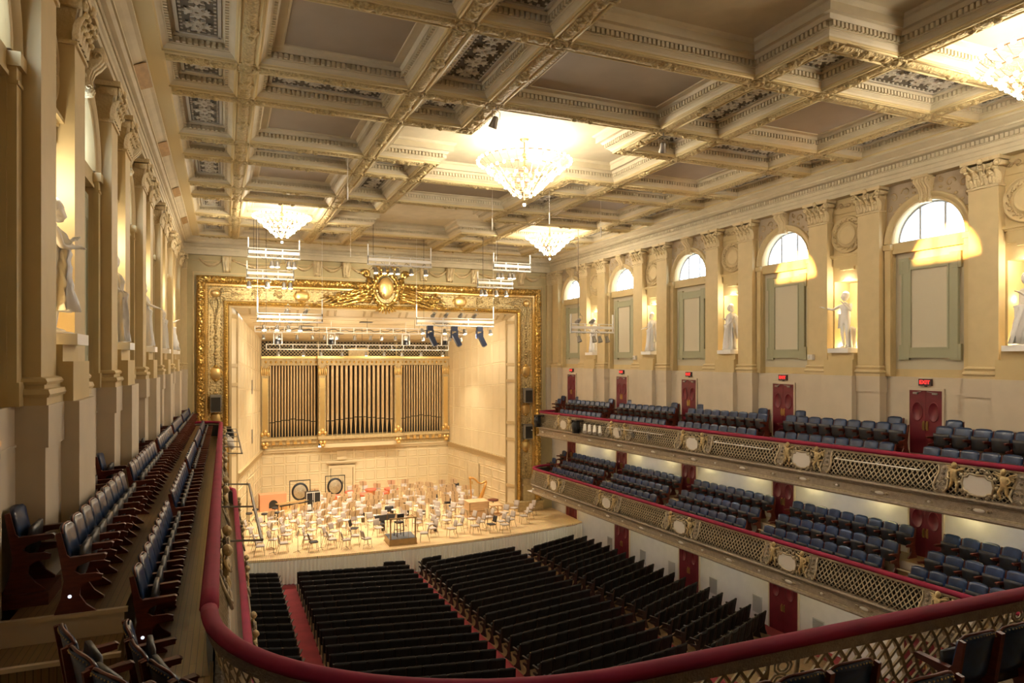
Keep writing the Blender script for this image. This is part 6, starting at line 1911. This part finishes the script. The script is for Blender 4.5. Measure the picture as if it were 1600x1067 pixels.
rig(18.75, 21.3, 32, 13.15, .7, [.17], 'lighting bar hanging before the right wall windows')
for i, x in enumerate((19.2, 20.1, 20.45, 20.9)): hang_lamp(x, 32, 12.75, -.3, .3, 'grey spotlight under the bar by the right wall, %s from the left' % ordn(i+1), 'spotlights on the right wall bar', False)
for i, x in enumerate((19.3, 20.15)): hang_lamp(x, 32, 13.65, .9, .3, 'grey spotlight above the bar by the right wall, %s one' % ('left', 'right')[i], 'spotlights on the right wall bar', False)
rig(3.05, 5.45, 36, 16.75, .7, [.1, .2], 'upper small lighting bar below the left chandelier')
rig(3.0, 5.2, 36.4, 15.75, .6, [.2], 'lower small lighting bar below the left chandelier')
for i, x in enumerate((4.15, 4.4, 4.95, 5.2)): hang_lamp(x, 36, 16.4, -.3, 0, 'lamp under the upper small left bar, %s from the left' % ordn(i+1), 'lamps on the small left bars')
for i, x in enumerate((3.1, 3.95, 4.75, 5.05)): hang_lamp(x, 36.4, 15.4, -.3, 0, 'lamp under the lower small left bar, %s from the left' % ordn(i+1), 'lamps on the small left bars')
rig(8.9, 12.3, 36, 16.7, .8, [.08], 'faint lighting bar above the gold crest')
for i, x in enumerate((9.3, 9.75, 10.1, 10.45, 11.2, 12.0)): hang_lamp(x, 36, 16.35, -.3, 0, 'lamp under the bar above the crest, %s from the left' % ordn(i+1), 'lamps on the bar above the crest')
rig(15.95, 18.2, 36, 16.75, .7, [.1], 'upper small lighting bar below the right chandelier')
rig(15.0, 17.1, 36, 15.75, .6, [.15], 'lower small lighting bar below the right chandelier')
for i, x in enumerate((16.2, 16.45, 16.9, 17.15)): hang_lamp(x, 36, 16.4, -.3, 0, 'lamp under the upper small right bar, %s from the left' % ordn(i+1), 'lamps on the small right bars')
for i, x in enumerate((15.2, 15.45, 16.1, 16.7)): hang_lamp(x, 36, 15.4, -.3, 0, 'lamp under the lower small right bar, %s from the left' % ordn(i+1), 'lamps on the small right bars')
# ladder trusses above the stage
def truss(x0, x1, y, z, label, n, group, lit=1):
    r = empty('stage_truss', ((x0+x1)/2, y, z), 0, label, 'truss', 'ladder trusses over the stage'); w = (x1-x0)/2
    b = MB(); b.cyl((-w, 0, .16), (w, 0, .16), .03, n=6); b.cyl((-w, 0, -.16), (w, 0, -.16), .035, n=6); b.build('chords', M['steel'], r)
    b = MB()
    k = int(2*w/.8)
    for q in range(k+1): b.box(-w+q*2*w/k-.02, -w+q*2*w/k+.02, -.02, .02, -.16, .16)
    b.build('rungs', M['steel'], r)
    b = MB(); b.smooth = True
    b.tube([(-w+q*2*w/60, .05, .05*math.sin(q*1.9)+.03*math.sin(q*.7)) for q in range(61)], .022, 4); b.build('cable_loom', M['lampblack'], r)
    for q in range(n):
        x = (x0+x1)/2-w+(q+.6)*2*w/n+random.uniform(-.15, .15)
        hang_lamp(x, y, z-.26, random.uniform(-.3, .2), random.uniform(-.4, .4), 'small lamp under the %s truss, %s from the left' % (group, ordn(q+1)), 'lamps on the %s truss' % group, True, .85)
    for q in range(5):
        x = x0+.5+(x1-x0-1)*q/4
        cable('suspension_cable', [(x, y, z+.16), (x, y, 14.1-1.3*(y-YD-.8)/8.6)], 'cable %s of five holding the %s truss' % (ordn(q+1), group), 'suspension cables')
truss(3.65, 16.9, 43.4, 13.25, 'long ladder truss with lamps just behind the gold frame', 15, 'front')
truss(4.45, 16.6, 46.5, 12.25, 'rear ladder truss with lamps before the organ lattice', 9, 'rear')
for i, x in enumerate((5.0, 8.2, 13.0, 15.7)):
    r = empty('moving_head_light', (x, 44.4, 13.0), 0, 'white framed moving light over the stage, %s from the left' % ordn(i+1), 'moving light', 'white framed moving lights over the stage')
    b = MB(); b.box(-.26, -.22, -.1, .1, -.6, .1); b.box(.22, .26, -.1, .1, -.6, .1); b.box(-.26, .26, -.1, .1, .06, .12); b.cyl((0, 0, .1), (0, 0, .95), .02, n=5); b.build('yoke', M['white'], r)
    b = MB(); b.smooth = True; b.ball((0, 0, -.2), (.17, .17, .2), 10, 8); b.m = 1; b.lathe([(.15, -.3), (.16, -.62), (.0, -.62)], 12); b.build('head', [M['white'], M['lampblack']], r)
# fixtures on the far ends of the upper balcony fronts
for side, ys__ in ((1, (39.3, 34.2)), (-1, (38.7, 37.4))):
    for i, y in enumerate(ys__):
        r = empty('moving_head_light', (XC+side*9.0, y, rail_u(y)-.35), PI/2*side, 'black moving light on the far end of the %s upper balcony front, %s one' % (wname(side), ('farther', 'nearer')[i]), 'moving light', 'black moving lights on the balcony fronts')
        b = MB(); b.smooth = True; b.ball((0, 0, -.25), (.24, .24, .32), 12, 8); b.lathe([(.2, -.4), (.2, -.62), (0, -.62)], 12); b.build('head', M['lampblack'], r)
        b = MB(); b.box(-.3, -.24, -.1, .1, -.4, .1); b.box(.24, .3, -.1, .1, -.4, .1); b.box(-.3, .3, -.35, .1, .05, .12); b.build('yoke', M['lampblack'], r)
    for i in range(4 if side > 0 else 5):
        y = (33.4-.55*i) if side > 0 else (36.2-.8*i)
        r = empty('spotlight', (XC+side*9.0, y, rail_u(y)-.55), PI/2*side, 'silver profile spotlight on the %s upper balcony front, %s from the stage' % (wname(side), ordn(i+1)), 'spotlight', 'profile spotlights on the balcony fronts')
        b = MB(); b.cyl((-.0, -.15, .1), (-.45, .1, -.25), .08, .11, n=10); b.build('housing', M['steel'], r); b = MB(); b.tube([(-.2, -.1, .2), (-.2, -.3, .2), (-.2, -.4, .2)], .02, 5); b.build('clamp', M['lampblack'], r)
# lighting pipe held off the left balcony rails
for (y0, y1, d, rail, lb) in ((26.5, 38.5, 9.4, rail_u, 'horizontal lamp pipe on arms along the left upper balcony front'), (12.5, 19, 9.4, rail_u, 'short lamp pipe on arms along the left upper balcony front')):
    r = empty('lamp_pipe', (XC-d, y0, rail(y0)), 0, lb, 'pipe'); b = MB()
    b.tube([(.75, 0, -.35), (.75, y1-y0, -.35+rail(y1)-rail(y0))], .03, 6); b.build('pipe', M['lampbody'], r)
    b = MB(); n = int((y1-y0)/2.4)
    for k in range(n+1): y = (y1-y0)*k/n; b.tube([(.05, y, -.3+rail(y0+y)-rail(y0)), (.75, y, -.35+rail(y0+y)-rail(y0))], .02, 5)
    b.build('arms', M['lampbody'], r)
for (y0, y1, d, rail, lb) in ((26.2, 31.0, 9.4, rail_u, 'thin lamp pipe on the right upper balcony front, nearer the stage'), (19.5, 22.6, 9.4, rail_u, 'thin lamp pipe on the right upper balcony front, middle one'), (13.6, 16.6, 9.4, rail_u, 'thin lamp pipe on the right upper balcony front, nearest the camera')):
    b = MB(); b.tube([(XC+d-.22, y0, rail(y0)-.42), (XC+d-.22, y1, rail(y1)-.42)], .022, 6)
    for k in range(3): y = y0+(y1-y0)*k/2; b.tube([(XC+d-.22, y, rail(y)-.42), (XC+d-.02, y, rail(y)-.38)], .015, 4)
    tag(b.build('lamp_pipe', M['steel']), lb, 'pipe', 'lamp pipes on the right balcony front')
for i, y in enumerate((29.8, 28.7, 27.3)):
    hang_lamp(XC+9.15, y, rail_u(y)-.45, -.4, PI/2, 'dark spotlight on the right upper balcony pipe, %s from the stage' % ordn(i+1), 'dark spotlights on the right balcony pipe', False, .8)

# ================================================================ LIGHT THE ROOM HAS, PLUS ADDED FILL
# stage lighting from the trusses
for x in (5.5, 8.3, 11.2, 14.0, 16.6):
    lamp('truss_light', 'SPOT', (x, 43.4, 12.85), STAGE_W, (1, .85, .63), .15, target=(XC+(x-XC)*.75, 40.5, 1.3), spot_size=1.5, spot_blend=.9)
    lamp('truss_light', 'SPOT', (x, 46.5, 11.9), STAGE_W*.5, (1, .85, .63), .15, target=(x, 47.2, 1.3), spot_size=1.7, spot_blend=.9)
for x in (4.3, 5.6, 13.2, 16.0):
    lamp('bar_light', 'SPOT', (x, 39, 13.0), STAGE_W*.9, (1, .86, .66), .15, target=(XC+(x-XC)*.6, 43.5, 1.3), spot_size=1.3, spot_blend=.9)
for x in (5.0, 9.0, 13.4, 17.4):
    lamp('truss_light', 'POINT', (x, 43.9, 12.0), 110, (1, .86, .66), .25); lamp('truss_light', 'POINT', (XC+(x-XC)*.8, 46.5, 11.2), 100, (1, .86, .66), .25)
for x, y in ((-.0+4.2, 36.2), (10.5, 36), (16.6, 36)):
    lamp('bar_light', 'SPOT', (x, y, 15.2), 2000, (1, .85, .6), .2, target=(x, 42.2, 13.5), spot_size=1.7, spot_blend=1)
# unseen points added under the balconies: warm yellow band, cool fill on the walls
for side in (-1, 1):
    for w in [n for n in NC if 6 < n < 40]:
        for dy in (-1.5, 1.5):
            lamp('soffit_fill', 'POINT', (XC+side*10.9, w+dy, rail_u(w+dy)-1.72), 15, (1, .82, .36), .1)
            lamp('soffit_fill', 'POINT', (XC+side*10.9, w+dy, rail_l(w+dy)-1.72), 15, (1, .82, .36), .1)
        lamp('soffit_fill', 'POINT', (XC+side*9.6, w, rail_u(w)-1.75), 16, (.92, .94, 1.0), .15)
        lamp('soffit_fill', 'POINT', (XC+side*9.2, w, rail_l(w)-1.75), 16, (.92, .94, 1.0), .15)
# roofline seen through right windows; unseen left building added to shade the farther windows
b = MB(); b.box(-60, -22, 26.6, 80, -12, 40); tag(b.build('neighbour_building', M['brick']), 'unseen brick building added outside the left windows to block the low sun', 'building')
b = MB(); b.box(60, 80, -10, 26, -12, 19.5); b.box(62, 66, 14, 22, 19.5, 21.5); b.box(60, 80, 40, 70, -12, 20.2)
tag(b.build('neighbour_building', M['brick']), 'low roofline outside the right windows', 'building')

# small dark spotlights and white sensor rods hanging from the ceiling
hang_lamp(8.55, 16.78, ZC-.28, .5, .4, 'small dark spotlight hanging from the ceiling rosette left of the big chandelier', 'ceiling spotlights', False, .9)
hang_lamp(13.86, 16.85, ZC-.28, .5, -.4, 'small dark spotlight hanging from the ceiling rosette right of the big chandelier', 'ceiling spotlights', False, .9)
for i, (x, y) in enumerate(((12.2, 26.5), (13.9, 24.6), (17.3, 26.4), (16.2, 36.2), (8.1, 36.6), (5.8, 23.5))):
    b = MB(); b.cyl((x, y, ZC+.37), (x, y, ZC-.9), .008, n=4); b.cyl((x, y, ZC-.9), (x, y, ZC-1.35), .025, n=6)
    tag(b.build('hanging_rod', M['white']), 'thin white rod hanging on a wire from the ceiling, %s of six from the left' % ordn([4, 3, 6, 5, 2, 1][i] if False else i+1), 'rod', 'white rods hanging from the ceiling')
# thin brown panels with end studs along the left cornice
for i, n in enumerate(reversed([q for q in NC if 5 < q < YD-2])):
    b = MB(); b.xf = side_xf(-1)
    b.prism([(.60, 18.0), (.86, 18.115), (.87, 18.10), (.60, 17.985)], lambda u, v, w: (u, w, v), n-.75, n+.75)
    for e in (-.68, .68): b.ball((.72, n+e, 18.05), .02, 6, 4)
    tag(b.build('cornice_panel', M['timberbrown'] if 'timberbrown' in M else M['oak']), 'brown rounded panel set in the left cornice, %s from the stage' % ordn(i+1), 'vent', 'brown panels in the left cornice')
